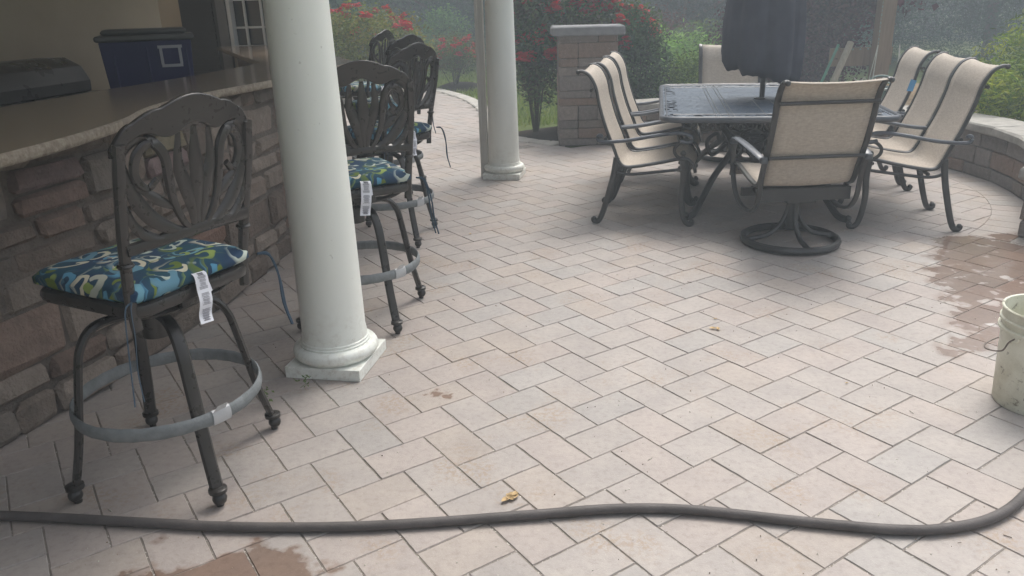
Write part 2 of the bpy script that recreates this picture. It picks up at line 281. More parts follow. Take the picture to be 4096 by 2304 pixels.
class MB:
    def __init__(s): s.v = []; s.f = []; s.c = []
    def add(s, verts, faces, col=None):
        k = len(s.v); s.v.extend([tuple(map(float, p)) for p in verts]); s.f.extend([tuple(i + k for i in f) for f in faces])
        s.c.extend([col or (0.5, 0.5, 0.5)] * len(faces)); return s
    def box(s, c, d, rz=0.0, col=None, m=None):
        x, y, z = d[0] / 2, d[1] / 2, d[2] / 2
        P = [Vector((a, b, e)) for e in (-z, z) for a, b in ((-x, -y), (x, -y), (x, y), (-x, y))]
        rot = Matrix.Rotation(rz, 3, 'Z') if m is None else m
        P = [rot @ p + Vector(c) for p in P]
        return s.add(P, [(3, 2, 1, 0), (4, 5, 6, 7), (0, 1, 5, 4), (1, 2, 6, 5), (2, 3, 7, 6), (3, 0, 4, 7)], col)
    def cbox(s, c, d, ch, rz=0.0, jit=0.0, col=None, rg=rnd):
        # chamfered (stone-like) box: 24 verts
        h = [d[0] / 2, d[1] / 2, d[2] / 2]; V = []; idx = {}
        for sx in (-1, 1):
            for sy in (-1, 1):
                for sz in (-1, 1):
                    for ax in range(3):
                        p = [sx * h[0], sy * h[1], sz * h[2]]; sg = (sx, sy, sz)
                        for k in range(3):
                            if k != ax: p[k] -= sg[k] * ch
                        idx[(sx, sy, sz, ax)] = len(V); V.append([q + rg.uniform(-jit, jit) for q in p])
        F = []
        for ax in range(3):
            a, b = [(1, 2), (2, 0), (0, 1)][ax]
            for sg in (-1, 1):
                q = []
                for u, w_ in ((-1, -1), (1, -1), (1, 1), (-1, 1)):
                    t = [0, 0, 0]; t[ax] = sg; t[a] = u; t[b] = w_; q.append(idx[(*t, ax)])
                F.append(tuple(q if sg > 0 else q[::-1]))
        for ax in range(3):
            a, b = [(1, 2), (2, 0), (0, 1)][ax]
            for u in (-1, 1):
                for w_ in (-1, 1):
                    t0 = [0, 0, 0]; t0[ax] = -1; t0[a] = u; t0[b] = w_; t1 = list(t0); t1[ax] = 1
                    q = (idx[(*t0, a)], idx[(*t1, a)], idx[(*t1, b)], idx[(*t0, b)])
                    F.append(q if u * w_ < 0 else q[::-1])
        for sx in (-1, 1):
            for sy in (-1, 1):
                for sz in (-1, 1):
                    q = tuple(idx[(sx, sy, sz, k)] for k in range(3)); F.append(q if sx * sy * sz > 0 else q[::-1])
        rot = Matrix.Rotation(rz, 3, 'Z'); V = [rot @ Vector(p) + Vector(c) for p in V]
        return s.add(V, F, col)
    def tube(s, path, r, n=8, closed=False, flat=None, up=None, caps=True, col=None):
        P = [Vector(p) for p in path]; N = len(P)
        if N < 2: return s
        rr = r if isinstance(r, (list, tuple)) else [r] * N
        T = []
        for i in range(N):
            a = P[(i - 1) % N] if closed or i > 0 else P[i]; b = P[(i + 1) % N] if closed or i < N - 1 else P[i]
            d = (b - a); T.append(d.normalized() if d.length > 1e-9 else Vector((0, 0, 1)))
        u = Vector(up) if up else (Vector((0, 0, 1)) if abs(T[0].z) < 0.9 else Vector((1, 0, 0)))
        u = (u - T[0] * u.dot(T[0])).normalized(); V = []
        for i in range(N):
            if up: u = Vector(up)
            u = (u - T[i] * u.dot(T[i]))
            u = u.normalized() if u.length > 1e-6 else Vector((1, 0, 0)); w_ = T[i].cross(u)
            ru = rr[i]; rw = ru * (flat if flat else 1.0)
            for k in range(n):
                a = 2 * math.pi * k / n; V.append(P[i] + u * (ru * math.cos(a)) + w_ * (rw * math.sin(a)))
        F = [(i * n + k, i * n + (k + 1) % n, ((i + 1) % N) * n + (k + 1) % n, ((i + 1) % N) * n + k) for i in range(N if closed else N - 1) for k in range(n)]
        if not closed and caps: F += [tuple(range(n))[::-1], tuple((N - 1) * n + k for k in range(n))]
        return s.add(V, F, col)
    def lathe(s, prof, n=32, c=(0, 0, 0), col=None, caps=True):
        V = []; N = len(prof)
        for r, z in prof:
            for k in range(n):
                a = 2 * math.pi * k / n; V.append((c[0] + r * math.cos(a), c[1] + r * math.sin(a), c[2] + z))
        F = [(i * n + k, i * n + (k + 1) % n, (i + 1) * n + (k + 1) % n, (i + 1) * n + k) for i in range(N - 1) for k in range(n)]
        if caps: F += [tuple(range(n))[::-1], tuple((N - 1) * n + k for k in range(n))]
        return s.add(V, F, col)
    def prism(s, poly, z0, z1, col=None):
        n = len(poly); V = [(p[0], p[1], z0) for p in poly] + [(p[0], p[1], z1) for p in poly]
        return s.add(V, [tuple(range(n))[::-1], tuple(range(n, 2 * n))] + [(i, (i + 1) % n, (i + 1) % n + n, i + n) for i in range(n)], col)
    def ball(s, c, r, n=8, col=None, sq=1.0):
        return s.lathe([(max(1e-4, r * math.sin(math.pi * k / n)), -r * sq * math.cos(math.pi * k / n)) for k in range(n + 1)], n + 4, c, col)
    def build(s, name, mat, parent=None, smooth=40, loc=None):
        me = bpy.data.meshes.new(name); me.from_pydata(s.v, [], s.f); me.update()
        at = me.attributes.new('Col', 'FLOAT_COLOR', 'FACE')
        at.data.foreach_set('color', np.c_[np.array(s.c, float).reshape(-1, 3), np.ones(len(s.c))].ravel())
        me.materials.append(mat)
        if smooth:
            me.polygons.foreach_set('use_smooth', [True] * len(me.polygons)); me.set_sharp_from_angle(angle=R(smooth))
        o = bpy.data.objects.new(name, me); COL.objects.link(o)
        if parent is not None: o.parent = parent
        if loc: o.location = loc
        return o
def bevel(o, wdt=0.004, seg=2):
    m = o.modifiers.new('bevel', 'BEVEL'); m.width = wdt; m.segments = seg; m.limit_method = 'ANGLE'; m.angle_limit = R(40); return o

# ---------------------------------------------------------------- ground, lawn, patio
g = MB(); g.add([(-150, -60, -0.05), (150, -60, -0.05), (150, 250, -0.05), (-150, 250, -0.05)], [(0, 1, 2, 3)])
tag(g.build('lawn', MT['lawn'], smooth=0), kind='structure')
PW, PL = 0.155, 0.2325
AX = np.array([0.552, -0.834]); BX = np.array([0.834, 0.552]); O0 = np.array([0.314, 2.274])
WC = np.array([1.70, 6.10]); WR_IN, WR_OUT = 2.07, 2.40     # the round sitting wall
kerb_pts = [(0.50, 8.22), (0.12, 8.55), (-0.16, 9.0), (-0.26, 9.6), (-0.34, 10.6), (-0.50, 11.9), (-0.88, 13.3), (-1.45, 14.5), (-2.3, 15.5), (-3.6, 16.3)]
kb = cr([(*p, 0) for p in kerb_pts], 8)
def right_limit(y):          # x of the kerb at depth y (y > 8.2)
    for a, b in zip(kb[:-1], kb[1:]):
        if a[1] <= y <= b[1]: return a[0] + (b[0] - a[0]) * (y - a[1]) / (b[1] - a[1])
    return -9
BORD = 0.21
def in_patio(p):
    x, y = p
    if y < -1.2 or y > 16.0 or x < -4.2 or x > 3.9: return False
    d = math.hypot(x - WC[0], y - WC[1])
    if y > 8.2 and x > right_limit(y) - 0.03: return False
    if y > 15.4: return False
    ang = math.degrees(math.atan2(y - WC[1], x - WC[0]))
    if -52 < ang < 99 and d > WR_IN - BORD + 0.16: return False
    return True
pv = MB(); prg = random.Random(3)
def pav_col():
    t = prg.random()
    if t < 0.45: c = (0.360, 0.327, 0.303)
    elif t < 0.78: c = (0.368, 0.325, 0.299)
    elif t < 0.90: c = (0.352, 0.328, 0.308)
    else: c = (0.370, 0.326, 0.292)
    k = prg.uniform(0.965, 1.035); return tuple(x * k for x in c)
def clip_poly(poly, nrm, dmax):       # keep dot(p, nrm) <= dmax
    out = []
    for i in range(len(poly)):
        a, b = poly[i], poly[(i + 1) % len(poly)]; da, db = a @ nrm - dmax, b @ nrm - dmax
        if da <= 0: out.append(a)
        if da * db < 0: out.append(a + (b - a) * (da / (da - db)))
    return out
def add_paver(poly, col, ch=0.0022):
    if len(poly) < 3: return
    cc = sum(poly) / len(poly)
    if cc[1] < 5.0:
        fine_ = []
        for i in range(len(poly)):
            a_, b_ = poly[i], poly[(i + 1) % len(poly)]; e_ = b_ - a_; L_ = np.linalg.norm(e_)
            if L_ < 0.03: fine_.append(a_); continue
            nn_ = np.array([-e_[1], e_[0]]) / L_; sg_ = 1 if (cc - a_) @ nn_ > 0 else -1
            fine_.append(a_ + (cc - a_) * prg.uniform(0.0, 0.008)); m_ = max(2, int(L_ / 0.028))
            for k in range(1, m_): fine_.append(a_ + e_ * (k / m_ + prg.uniform(-0.2, 0.2) / m_) + nn_ * sg_ * abs(prg.gauss(0, 0.0009)))
        poly = fine_
    c = sum(poly) / len(poly); z = prg.uniform(-0.0008, 0.0008); tx, ty = prg.uniform(-0.007, 0.007), prg.uniform(-0.007, 0.007); n = len(poly)
    ar = sum(poly[i][0] * poly[(i + 1) % n][1] - poly[(i + 1) % n][0] * poly[i][1] for i in range(n)); sg = 1 if ar > 0 else -1
    nrm_ = []
    for i in range(n):
        e_ = poly[(i + 1) % n] - poly[i]; L_ = np.linalg.norm(e_) + 1e-9; nrm_.append(np.array([-e_[1], e_[0]]) / L_ * sg)
    def ins(d):
        out = []
        for i in range(n):
            h_ = nrm_[i - 1] + nrm_[i]; q_ = h_ @ h_; out.append(poly[i] + h_ * (2 * d / max(q_, 1.2)))
        return out
    wob = [prg.uniform(0.0008, 0.0022)] * n
    o_, i_ = ins(0.0011), ins(0.0011 + ch)
    V = [(p[0], p[1], -0.012) for p in o_] + [(p[0], p[1], -0.0035 + z) for p in o_] + [(p[0], p[1], z + tx * (p[0] - c[0]) + ty * (p[1] - c[1])) for p in i_]
    F = [tuple(range(2 * n, 3 * n))] + [(k * n + i, k * n + (i + 1) % n, (k + 1) * n + (i + 1) % n, (k + 1) * n + i) for k in (0, 1) for i in range(n)]
    if ar < 0: F = [f[::-1] for f in F]
    pv.add(V, F, col)
for i in range(-90, 120):
    for j in range(-60, 60):
        ta, tb = -i * PW - j * PL, i * PW - j * PL
        for (a0, a1, b0, b1) in ((0, PL, 0, PW), (-PW, 0, PW - PL, PW)):
            q = [O0 + AX * (a + ta) + BX * (b + tb) for a, b in ((a0, b0), (a1, b0), (a1, b1), (a0, b1))]
            c = sum(q) / 4
            if not (-4.5 < c[0] < 4.2 and -1.5 < c[1] < 16.3): continue
            if not in_patio(c): continue
            col = pav_col()
            rel = c - WC; d = np.linalg.norm(rel); ang = math.degrees(math.atan2(rel[1], rel[0]))
            if -52 < ang < 99 and d > WR_IN - BORD - 0.2:
                nn = rel / d; q = clip_poly(q, nn, WC @ nn + WR_IN - BORD)
            add_paver(q, col)
a = -52.0
while a < 98:                       # border course laid round the sitting wall
    da = math.degrees(0.155 / (WR_IN - BORD / 2)); t0, t1 = R(a), R(a + da)
    q = [WC + np.array([math.cos(t), math.sin(t)]) * r for t, r in ((t0, WR_IN - BORD), (t0, WR_IN + 0.03), (t1, WR_IN + 0.03), (t1, WR_IN - BORD))]
    add_paver(q, pav_col()); a += da
patio = tag(pv.build('patio', MT['paver'], smooth=0), kind='structure')
jb = MB(); jp = [(-4.4, -1.4), (4.3, -1.4), (4.1, 4.2), (3.78, 5.2)] + [tuple(WC + np.array([math.cos(R(t)), math.sin(R(t))]) * (WR_IN + 0.1)) for t in range(-20, 122, 6)] + [(0.45, 8.2)] + [(p[0] - 0.02, p[1]) for p in kb if p[1] < 15.5] + [(-4.4, 15.4)]
jb.add([(x, y, -0.0034) for x, y in jp], [tuple(range(len(jp)))]); tag(jb.build('patio_joint_bed', MT['joint'], smooth=0), kind='structure')
# pale kerb along the path
kbm = MB()
for k in range(0, len(kb) - 3, 3):
    p, q = kb[k], kb[min(k + 3, len(kb) - 1)]; d = q - p; L = np.linalg.norm(d); m = (p + q) / 2; an = math.atan2(d[1], d[0]); nrm = np.array([d[1], -d[0], 0]) / L
    kbm.cbox((*(m + nrm * 0.10)[:2], -0.02), (L - 0.012, 0.20, 0.07), 0.012, an, 0.004)
tag(kbm.build('kerb', MT['kerb'], smooth=0), kind='structure')
def bed(name, pts, mat, z=-0.02, n=5):
    b = MB(); loop = cr([(*p, 0) for p in pts], n, closed=True); c = sum(loop) / len(loop)
    V = [(c[0], c[1], z + 0.06)] + [((p[0] + c[0]) / 2, (p[1] + c[1]) / 2, z + 0.05) for p in loop] + [(p[0], p[1], z - 0.03) for p in loop]; n_ = len(loop)
    F = [(0, 1 + i, 1 + (i + 1) % n_) for i in range(n_)] + [(1 + i, 1 + n_ + i, 1 + n_ + (i + 1) % n_, 1 + (i + 1) % n_) for i in range(n_)]
    b.add(V, F); return tag(b.build(name, mat), kind='structure')
bed('mulch_bed', [(0.04, 8.85), (0.50, 8.45), (1.3, 8.7), (2.2, 8.75), (2.6, 9.6), (1.6, 10.1), (0.4, 9.8), (0.02, 9.4)], MT['mulch'])
bed('mulch_bed', [(-1.35, 14.8), (-0.9, 14.4), (-0.35, 14.9), (-0.5, 15.7), (-1.2, 15.9)], MT['mulch'])
bed('mulch_bed', [(-3.9, 15.0), (-2.6, 15.9), (-1.6, 15.6), (-1.7, 16.8), (-3.3, 17.2)], MT['mulch'])
bed('mulch_bed', [(3.9, 5.2), (4.3, 8.0), (6.6, 8.6), (7.0, 6.0), (5.0, 4.6)], MT['mulch'])
bed('play_area', [(2.9, 9.6), (4.2, 8.7), (7.5, 9.0), (9.5, 11.0), (8.5, 13.4), (5.0, 13.6), (3.1, 11.6)], MT['sandy'], -0.03)

# ---------------------------------------------------------------- stonework
def block_col(rg, warm=0.35):
    t = rg.random()
    if t < warm: c = (0.240, 0.170, 0.135)
    elif t < warm + 0.35: c = (0.215, 0.180, 0.158)
    else: c = (0.190, 0.165, 0.152)
    k = rg.uniform(0.85, 1.15); return tuple(x * k for x in c)
pil = empty('stone_pillar', (0.852, 8.49, 0), R(-2), 'square stone block pillar with a flat grey cap beside the rose hedge', 'pillar')
pm = MB(); rg = random.Random(11); z = 0.0; SW = 0.60
hh = [0.075, 0.105, 0.085, 0.15, 0.075, 0.075, 0.15, 0.085, 0.085, 0.15, 0.085, 0.075]; k = 0
pm.box((0, 0, 0.55), (SW - 0.06, SW - 0.06, 1.10), 0, (0.06, 0.055, 0.05))
while z < 1.09:
    h = min(hh[k % len(hh)], 1.105 - z); k += 1
    for side in range(4):
        x = -SW / 2
        while x < SW / 2 - 0.01:
            L = min(rg.choice((0.20, 0.27, 0.33, 0.40)), SW / 2 - x)
            if SW / 2 - x - L < 0.1: L = SW / 2 - x
            cx = x + L / 2; a = side * math.pi / 2; c = Vector((math.cos(a) * cx + math.sin(a) * (SW / 2 - 0.045), math.sin(a) * cx - math.cos(a) * (SW / 2 - 0.045), z + h / 2))
            pm.cbox(c, (L - 0.006, 0.09, h - 0.006), 0.007, a, 0.0028, block_col(rg, 0.25), rg); x += L
    z += h
pm.build('block_courses', MT['block'], pil, 0)
cp = MB(); cp.cbox((0, 0, 1.147), (0.735, 0.735, 0.09), 0.014, 0, 0.004); bevel(cp.build('cap', MT['capstone'], pil, 0), 0.004)

sw = empty('sitting_wall', (0, 0, 0), 0, 'low curved block wall with pale cap stones round the dining area', 'wall')
wm = MB(); cm = MB(); rg = random.Random(5)
A0, A1 = -48.0, 103.0
for zc, h in ((0.0, 0.10), (0.10, 0.14), (0.24, 0.12)):
    a = A0 + rg.uniform(0, 3)
    a = A0
    while a < A1:
        L = rg.choice((0.2, 0.28, 0.36)); da = math.degrees(L / WR_IN); da = min(da, A1 - a); t = R(a + da / 2); r = (WR_IN + WR_OUT) / 2
        wm.cbox((WC[0] + r * math.cos(t), WC[1] + r * math.sin(t), zc + h / 2), ((WR_OUT - WR_IN) * 0.94, L * da / math.degrees(L / WR_IN) * 1.0, h - 0.006), 0.008, t, 0.003, block_col(rg, 0.3), rg); a += da
a = A0 - 0.5
while a < A1:
    da = min(math.degrees(0.42 / WR_IN), A1 - a); t = R(a + da / 2); r = (WR_IN + WR_OUT) / 2
    cm.cbox((WC[0] + r * math.cos(t), WC[1] + r * math.sin(t), 0.392), (0.40, 2 * WR_OUT * math.sin(R(da / 2)) * 0.985, 0.07), 0.012, t, 0.004, None, rg); a += da
wm.build('block_courses', MT['block'], sw, 0); cm.build('cap', MT['wallcap'], sw, 0)

# ---------------------------------------------------------------- bar with stone veneer and granite top
HX = np.array([0.191, 0.982]); PX = np.array([0.982, -0.191])       # along the house, and out from it
bar = empty('bar_counter', (-1.6, 4.0, 0), 0, 'long stone bar with a thick granite top under the porch', 'bar')
BO = np.array([-1.6, 4.0])
outer = [(-1.72, 0.4), (-1.60, 1.3), (-1.48, 1.95), (-1.415, 2.45), (-1.415, 2.90), (-1.475, 3.22), (-1.485, 3.50), (-1.43, 3.90), (-1.285, 4.46), (-1.18, 5.1)]
oc = [p[:2] for p in cr([(*p, 0) for p in outer], 6)] + [np.array(p) for p in ((-1.085, 5.72), (-1.09, 5.80), (-1.13, 5.90), (-1.43, 6.73), (-2.42, 8.98))]
inner = [np.array(p) for p in ((-3.18, 9.02), (-1.80, 5.97), (-1.895, 4.98), (-2.02, 4.36), (-2.085, 4.09), (-2.14, 3.74), (-2.19, 3.45), (-2.24, 2.7), (-2.40, 0.4))]
poly = [p - BO for p in oc] + [p - BO for p in inner]; n = len(poly); no = len(oc)
tm = MB(); tm.add([(p[0], p[1], 1.07) for p in poly] + [(p[0], p[1], 1.032) for p in poly], [tuple(range(n)), tuple(range(n, 2 * n))[::-1]] + [(i, i + n, (i + 1) % n + n, (i + 1) % n) for i in range(no - 1, n)])
top = tm.build('counter_top', MT['granite'], bar, 0)
em = MB(); rg = random.Random(2)
fine = []
for a, b in zip(oc[:-1], oc[1:]):
    L = np.linalg.norm(b - a); m = max(1, int(L / 0.02)); fine += [a + (b - a) * k / m for k in range(m)]
fine.append(oc[-1]); V = []
for i, p in enumerate(fine):
    d = fine[min(i + 1, len(fine) - 1)] - fine[max(i - 1, 0)]; d = d / np.linalg.norm(d); nn = np.array([d[1], -d[0]]); p = p - BO
    for off, zz in ((0.0, 1.0705), (0.007, 1.066), (0.010, 1.05), (0.008, 1.036), (0.0, 1.031)):
        j = rg.uniform(-0.0025, 0.003) if off else 0; V.append((p[0] + nn[0] * (off + j), p[1] + nn[1] * (off + j), zz))
em.add(V, [(i * 5 + k, i * 5 + k + 1, i * 5 + 5 + k + 1, i * 5 + 5 + k) for i in range(len(fine) - 1) for k in range(4)])
em.build('rough_edge', MT['gedge'], bar, 60)
wl_ = [p[:2] for p in cr([(-2.35, 0.4, 0), (-2.15, 1.5, 0), (-1.99, 2.1, 0), (-1.86, 2.43, 0), (-1.67, 2.97, 0), (-1.53, 3.7, 0), (-1.40, 4.7, 0), (-1.24, 5.6, 0)], 10)] + [np.array(p) for p in ((-1.60, 6.75), (-2.60, 9.0))]
core = MB(); ci = [p - BO + np.array([0.020, -0.0]) for p in wl_] + [np.array(p) - BO for p in ((-2.95, 8.95), (-1.90, 6.05), (-1.93, 4.98), (-2.06, 4.36), (-2.22, 3.45), (-2.28, 2.7), (-2.44, 0.4))]
lower = MB(); lp_ = [np.array(p) - BO for p in ((-1.86, 5.97), (-1.935, 4.98), (-2.065, 4.36), (-2.225, 3.45), (-2.285, 2.7), (-2.445, 0.4), (-3.28, 0.4), (-3.2, 4.6), (-3.05, 5.97))]
lower.prism([tuple(p) for p in lp_], 0.870, 0.910); lower.build('work_top', MT['shutter'], bar, 0)
lower = MB(); lower.prism([tuple(p + np.array([0.0, 0.0])) for p in lp_], 0.0, 0.868); lower.build('cabinet', MT['greytrim'], bar, 0)
core.prism([tuple(p) for p in ci], 0.0, 1.028, (0.155, 0.132, 0.114)); core.build('core_wall', MT['stone'], bar, 0)
st = MB(); rg = random.Random(8)
segl = [0]
for a, b in zip(wl_[:-1], wl_[1:]): segl.append(segl[-1] + np.linalg.norm(b - a))
def along(s):
    for i in range(len(segl) - 1):
        if s <= segl[i + 1] or i == len(segl) - 2:
            t = (s - segl[i]) / (segl[i + 1] - segl[i]); d = wl_[i + 1] - wl_[i]; return wl_[i] + d * t, d / np.linalg.norm(d)
z = 0.0
scols = [(0.21, 0.168, 0.14), (0.195, 0.158, 0.132), (0.235, 0.195, 0.163), (0.205, 0.15, 0.122), (0.19, 0.165, 0.143), (0.25, 0.21, 0.178)]
while z < 1.0:
    h = min(rg.choice((0.10, 0.13, 0.17, 0.20)), 1.025 - z); s = rg.uniform(0, 0.2)
    while s < segl[-1] - 0.1:
        L = rg.choice((0.16, 0.22, 0.28, 0.36)) * (0.8 + h * 2); p, d = along(s + L / 2); nn = np.array([d[1], -d[0]]); c = p + nn * rg.uniform(-0.028, 0.0) - BO
        k = rg.uniform(0.8, 1.15); col = tuple(x * k for x in rg.choice(scols))
        if h > 0.16 and rg.random() < 0.35:
            for q in (0, 1): st.cbox((c[0], c[1], z + h * (0.25 + 0.5 * q)), (L - 0.012, 0.11, h / 2 - 0.01), 0.016, math.atan2(d[1], d[0]), 0.007, tuple(x * rg.uniform(0.85, 1.1) for x in col), rg)
        else: st.cbox((c[0], c[1], z + h / 2), (L - 0.012, 0.11, h - 0.012), 0.02, math.atan2(d[1], d[0]), 0.009, col, rg)
        s += L
    z += h
sv = st.build('stone_veneer', MT['stone'], bar, 30)

# things standing on the counter
bx = empty('storage_box', (-2.42, 5.535, 0.9105), R(21.6), 'dark blue plastic storage box with a grey lid behind the bar top', 'box')
b = MB(); V = []
for zz, kx, ky in ((0.0, 0.250, 0.180), (0.02, 0.257, 0.187), (0.355, 0.278, 0.205)):
    V += [(sx * kx, sy * ky, zz) for sx, sy in ((-1, -1), (1, -1), (1, 1), (-1, 1))]
b.add(V, [(3, 2, 1, 0), (8, 9, 10, 11)] + [(k * 4 + i, k * 4 + (i + 1) % 4, k * 4 + 4 + (i + 1) % 4, k * 4 + 4 + i) for k in (0, 1) for i in range(4)])
for sx in (-0.2, 0.0, 0.24): b.box((sx, -0.196, 0.17), (0.012, 0.016, 0.30))
bevel(b.build('body', MT['bluebox'], bx, 30), 0.012, 3)
b = MB(); b.cbox((0, 0, 0.375), (0.60, 0.455, 0.038), 0.010); b.cbox((0, 0, 0.412), (0.52, 0.36, 0.036), 0.014); bevel(b.build('lid', MT['greylid'], bx, 30), 0.005)
b = MB()
for dx, dz, lx, lz in ((0, 0.060, 0.15, 0.018), (0, -0.060, 0.13, 0.018), (-0.058, 0, 0.018, 0.102), (0.058, 0, 0.018, 0.102)): b.box((0.142 + dx, -0.2045 - 0.0007 * (lx > lz) - 0.0535 * (dz) * 1.0, 0.255 + dz), (lx, 0.008, lz), 0, None, Matrix.Rotation(R(3.0), 3, 'X'))
b.build('square_emblem', MT['emblem'], bx, 0)
gr = empty('grill', (-2.89, 4.58, 0.9105), math.atan2(HX[1], HX[0]), 'low dark barbecue grill with a rounded hood behind the bar top', 'grill')
b = MB(); b.cbox((0, 0, 0.04), (0.95, 0.52, 0.08), 0.008); b.build('base', MT['grill'], gr, 0)
b = MB(); prof = [(-0.24, 0.082), (-0.245, 0.15), (-0.20, 0.235), (-0.1, 0.285), (0.08, 0.285), (0.2, 0.25), (0.24, 0.082)]; n = len(prof)
b.add([(-0.46, y, z) for y, z in prof] + [(0.46, y, z) for y, z in prof], [tuple(range(n)), tuple(range(n, 2 * n))[::-1]] + [(i, i + n, (i + 1) % n + n, (i + 1) % n) for i in range(n)])
bevel(b.build('hood', MT['grill'], gr, 30), 0.01)
b = MB(); b.tube([(-0.3, 0.225, 0.18), (-0.3, 0.285, 0.175), (0.3, 0.285, 0.175), (0.3, 0.225, 0.18)], 0.011); b.build('handle', MT['armtop'], gr)

# ---------------------------------------------------------------- house and porch
house = empty('house', (-3.5, 4.0, 0), 0, 'cream stucco house wall with a white window and dark shutter behind the bar', 'house')
HO = np.array([-3.5, 4.0])
def hp(s, t): return HX * s + PX * t            # house coordinates from HO
def wall_box(mb, s0, s1, t0, t1, z0, z1): mb.prism([tuple(hp(s, t)) for s, t in ((s0, t0), (s0, t1), (s1, t1), (s1, t0))], z0, z1)
b = MB(); wall_box(b, -6.5, 3.05, -0.3, 0.0, 0, 3.0)
wall_box(b, 3.05, 3.10, -1.5, -0.02, 0, 3.0)
# the window wall, facing the porch: pieces round the opening
WS = 5.15
wall_box(b, WS, WS + 0.25, -1.5, -0.52, 0, 3.0); wall_box(b, WS, WS + 0.25, -0.52, 0.22, 0, 1.06); wall_box(b, WS, WS + 0.25, -0.52, 0.22, 2.25, 3.0); wall_box(b, WS, WS + 0.25, 0.22, 0.36, 0, 3.0)
wall_box(b, 3.1, WS, -1.75, -1.5, 0, 3.0); wall_box(b, WS + 0.25, WS + 0.5, -6.0, 0.10, 0, 3.0)
b.build('wall', MT['stucco'], house, 0)
rf = MB(); rf.prism([tuple(hp(s, t)) for s, t in ((-6.6, -6), (-6.6, 0.02), (3.1, 0.02), (3.1, -1.5), (WS, -1.5), (WS, 0.4), (WS + 0.6, 0.4), (WS + 0.6, -6))], 3.0, 3.15); rf.build('roof_slab', MT['soffit'], house, 0)
b = MB(); wall_box(b, WS - 0.04, WS - 0.003, -1.10, -0.66, 0.0, 2.25)
for k in range(26): wall_box(b, WS - 0.055, WS - 0.04, -1.06, -0.70, 0.1 + k * 0.08, 0.16 + k * 0.08)
b.build('shutter', MT['shutter'], house, 0)
b = MB(); wall_box(b, WS - 0.05, WS - 0.003, -0.655, -0.545, 0.0, 2.6); b.build('grey_post', MT['greytrim'], house, 0)
wf = MB(); wall_box(wf, WS - 0.03, WS + 0.06, -0.54, -0.50, 1.03, 2.28); wall_box(wf, WS - 0.03, WS + 0.06, 0.20, 0.24, 1.03, 2.28); wall_box(wf, WS - 0.03, WS + 0.06, -0.50, 0.20, 2.24, 2.28); wall_box(wf, WS - 0.035, WS + 0.06, -0.50, 0.20, 1.03, 1.07)
wfo = wf.build('window', MT['wtrim'], house, 0)
b = MB(); 
for t in (-0.36, -0.16, 0.04): wall_box(b, WS + 0.02, WS + 0.05, t - 0.010, t + 0.010, 1.07, 2.24)
for zz in (1.26, 1.55, 1.84): wall_box(b, WS + 0.022, WS + 0.048, -0.50, 0.20, zz - 0.011, zz + 0.011)
b.build('muntins', MT['wtrim'], wfo, 0)
b = MB(); wall_box(b, WS + 0.065, WS + 0.075, -0.50, 0.20, 1.07, 2.24); b.build('pane', MT['glass'], wfo, 0)
porch = empty('porch_roof', (-0.757, 3.036, 0), 0, 'wide porch roof carried by white columns over the bar', 'roof')
def pp(s, t): return tuple(HX * s + PX * t)
b = MB(); b.prism([pp(-6.0, 0.30), pp(4.35, 0.30), pp(4.35, -2.0), pp(6.3, -2.0), pp(6.3, -3.3), pp(-6.0, -3.3)], 2.62, 2.78); b.build('roof_slab', MT['soffit'], porch, 0)
b = MB(); b.prism([pp(-6.0, 0.13), pp(4.05, 0.13), pp(4.05, -0.13), pp(-6.0, -0.13)], 2.34, 2.62); b.build('beam', MT['white'], porch, 0)
def column(x, y, rb, rt, label):
    c = empty('porch_column', (x, y, 0), math.atan2(HX[1], HX[0]), label, 'column', 'white porch columns')
    b = MB(); pr = [(rb * 1.03, 0.135), (rb * 1.03, 0.15), (rb, 0.175)] + [(rb + (rt - rb) * (k / 10) ** 1.15, 0.175 + k * 0.2) for k in range(1, 11)] + [(rt, 2.19)]
    b.lathe(pr, 56); b.build('shaft', MT['white'], c, 30)
    b = MB(); pr = [(0.150, 0.050), (0.160, 0.054)] + [(0.152 + 0.026 * math.cos(R(a)), 0.083 + 0.028 * math.sin(R(a))) for a in range(-70, 91, 16)] + [(0.147, 0.112), (0.147, 0.119), (0.141, 0.121), (0.141, 0.130), (0.136, 0.133), (rb * 1.02, 0.137)]
    b.lathe(pr, 56); b.build('base_moulding', MT['white'], c, 30)
    b = MB(); b.box((0, 0, 0.025), (0.325, 0.325, 0.05)); bevel(b.build('plinth', MT['white'], c, 0), 0.003)
    b = MB(); b.lathe([(rt, 2.19), (rt + 0.02, 2.2), (rt + 0.05, 2.26), (rt + 0.05, 2.28)], 48); b.box((0, 0, 2.31), (0.34, 0.34, 0.06)); b.build('capital', MT['white'], c, 30); return c
column(-0.757, 3.036, 0.132, 0.108, 'nearer white porch column with round base moulding beside the bar stools')
column(-0.035, 6.78, 0.132, 0.106, 'farther white porch column with a downspout beside it')
ds = empty('downspout', (-0.205, 6.80, 0), math.atan2(HX[1], HX[0]) - math.pi / 2, 'narrow off-white square downspout running down behind the farther column', 'downspout')
b = MB(); sec = [(-0.033, -0.024), (-0.014, -0.024), (-0.011, -0.018), (0.011, -0.018), (0.014, -0.024), (0.033, -0.024), (0.033, 0.024), (-0.033, 0.024)]
b.prism(sec, 0.0, 2.40); b.build('pipe', MT['spout'], ds, 0)
b = MB(); b.box((0, 0.0, 2.0), (0.075, 0.056, 0.03)); b.build('strap', MT['spout'], ds, 0)

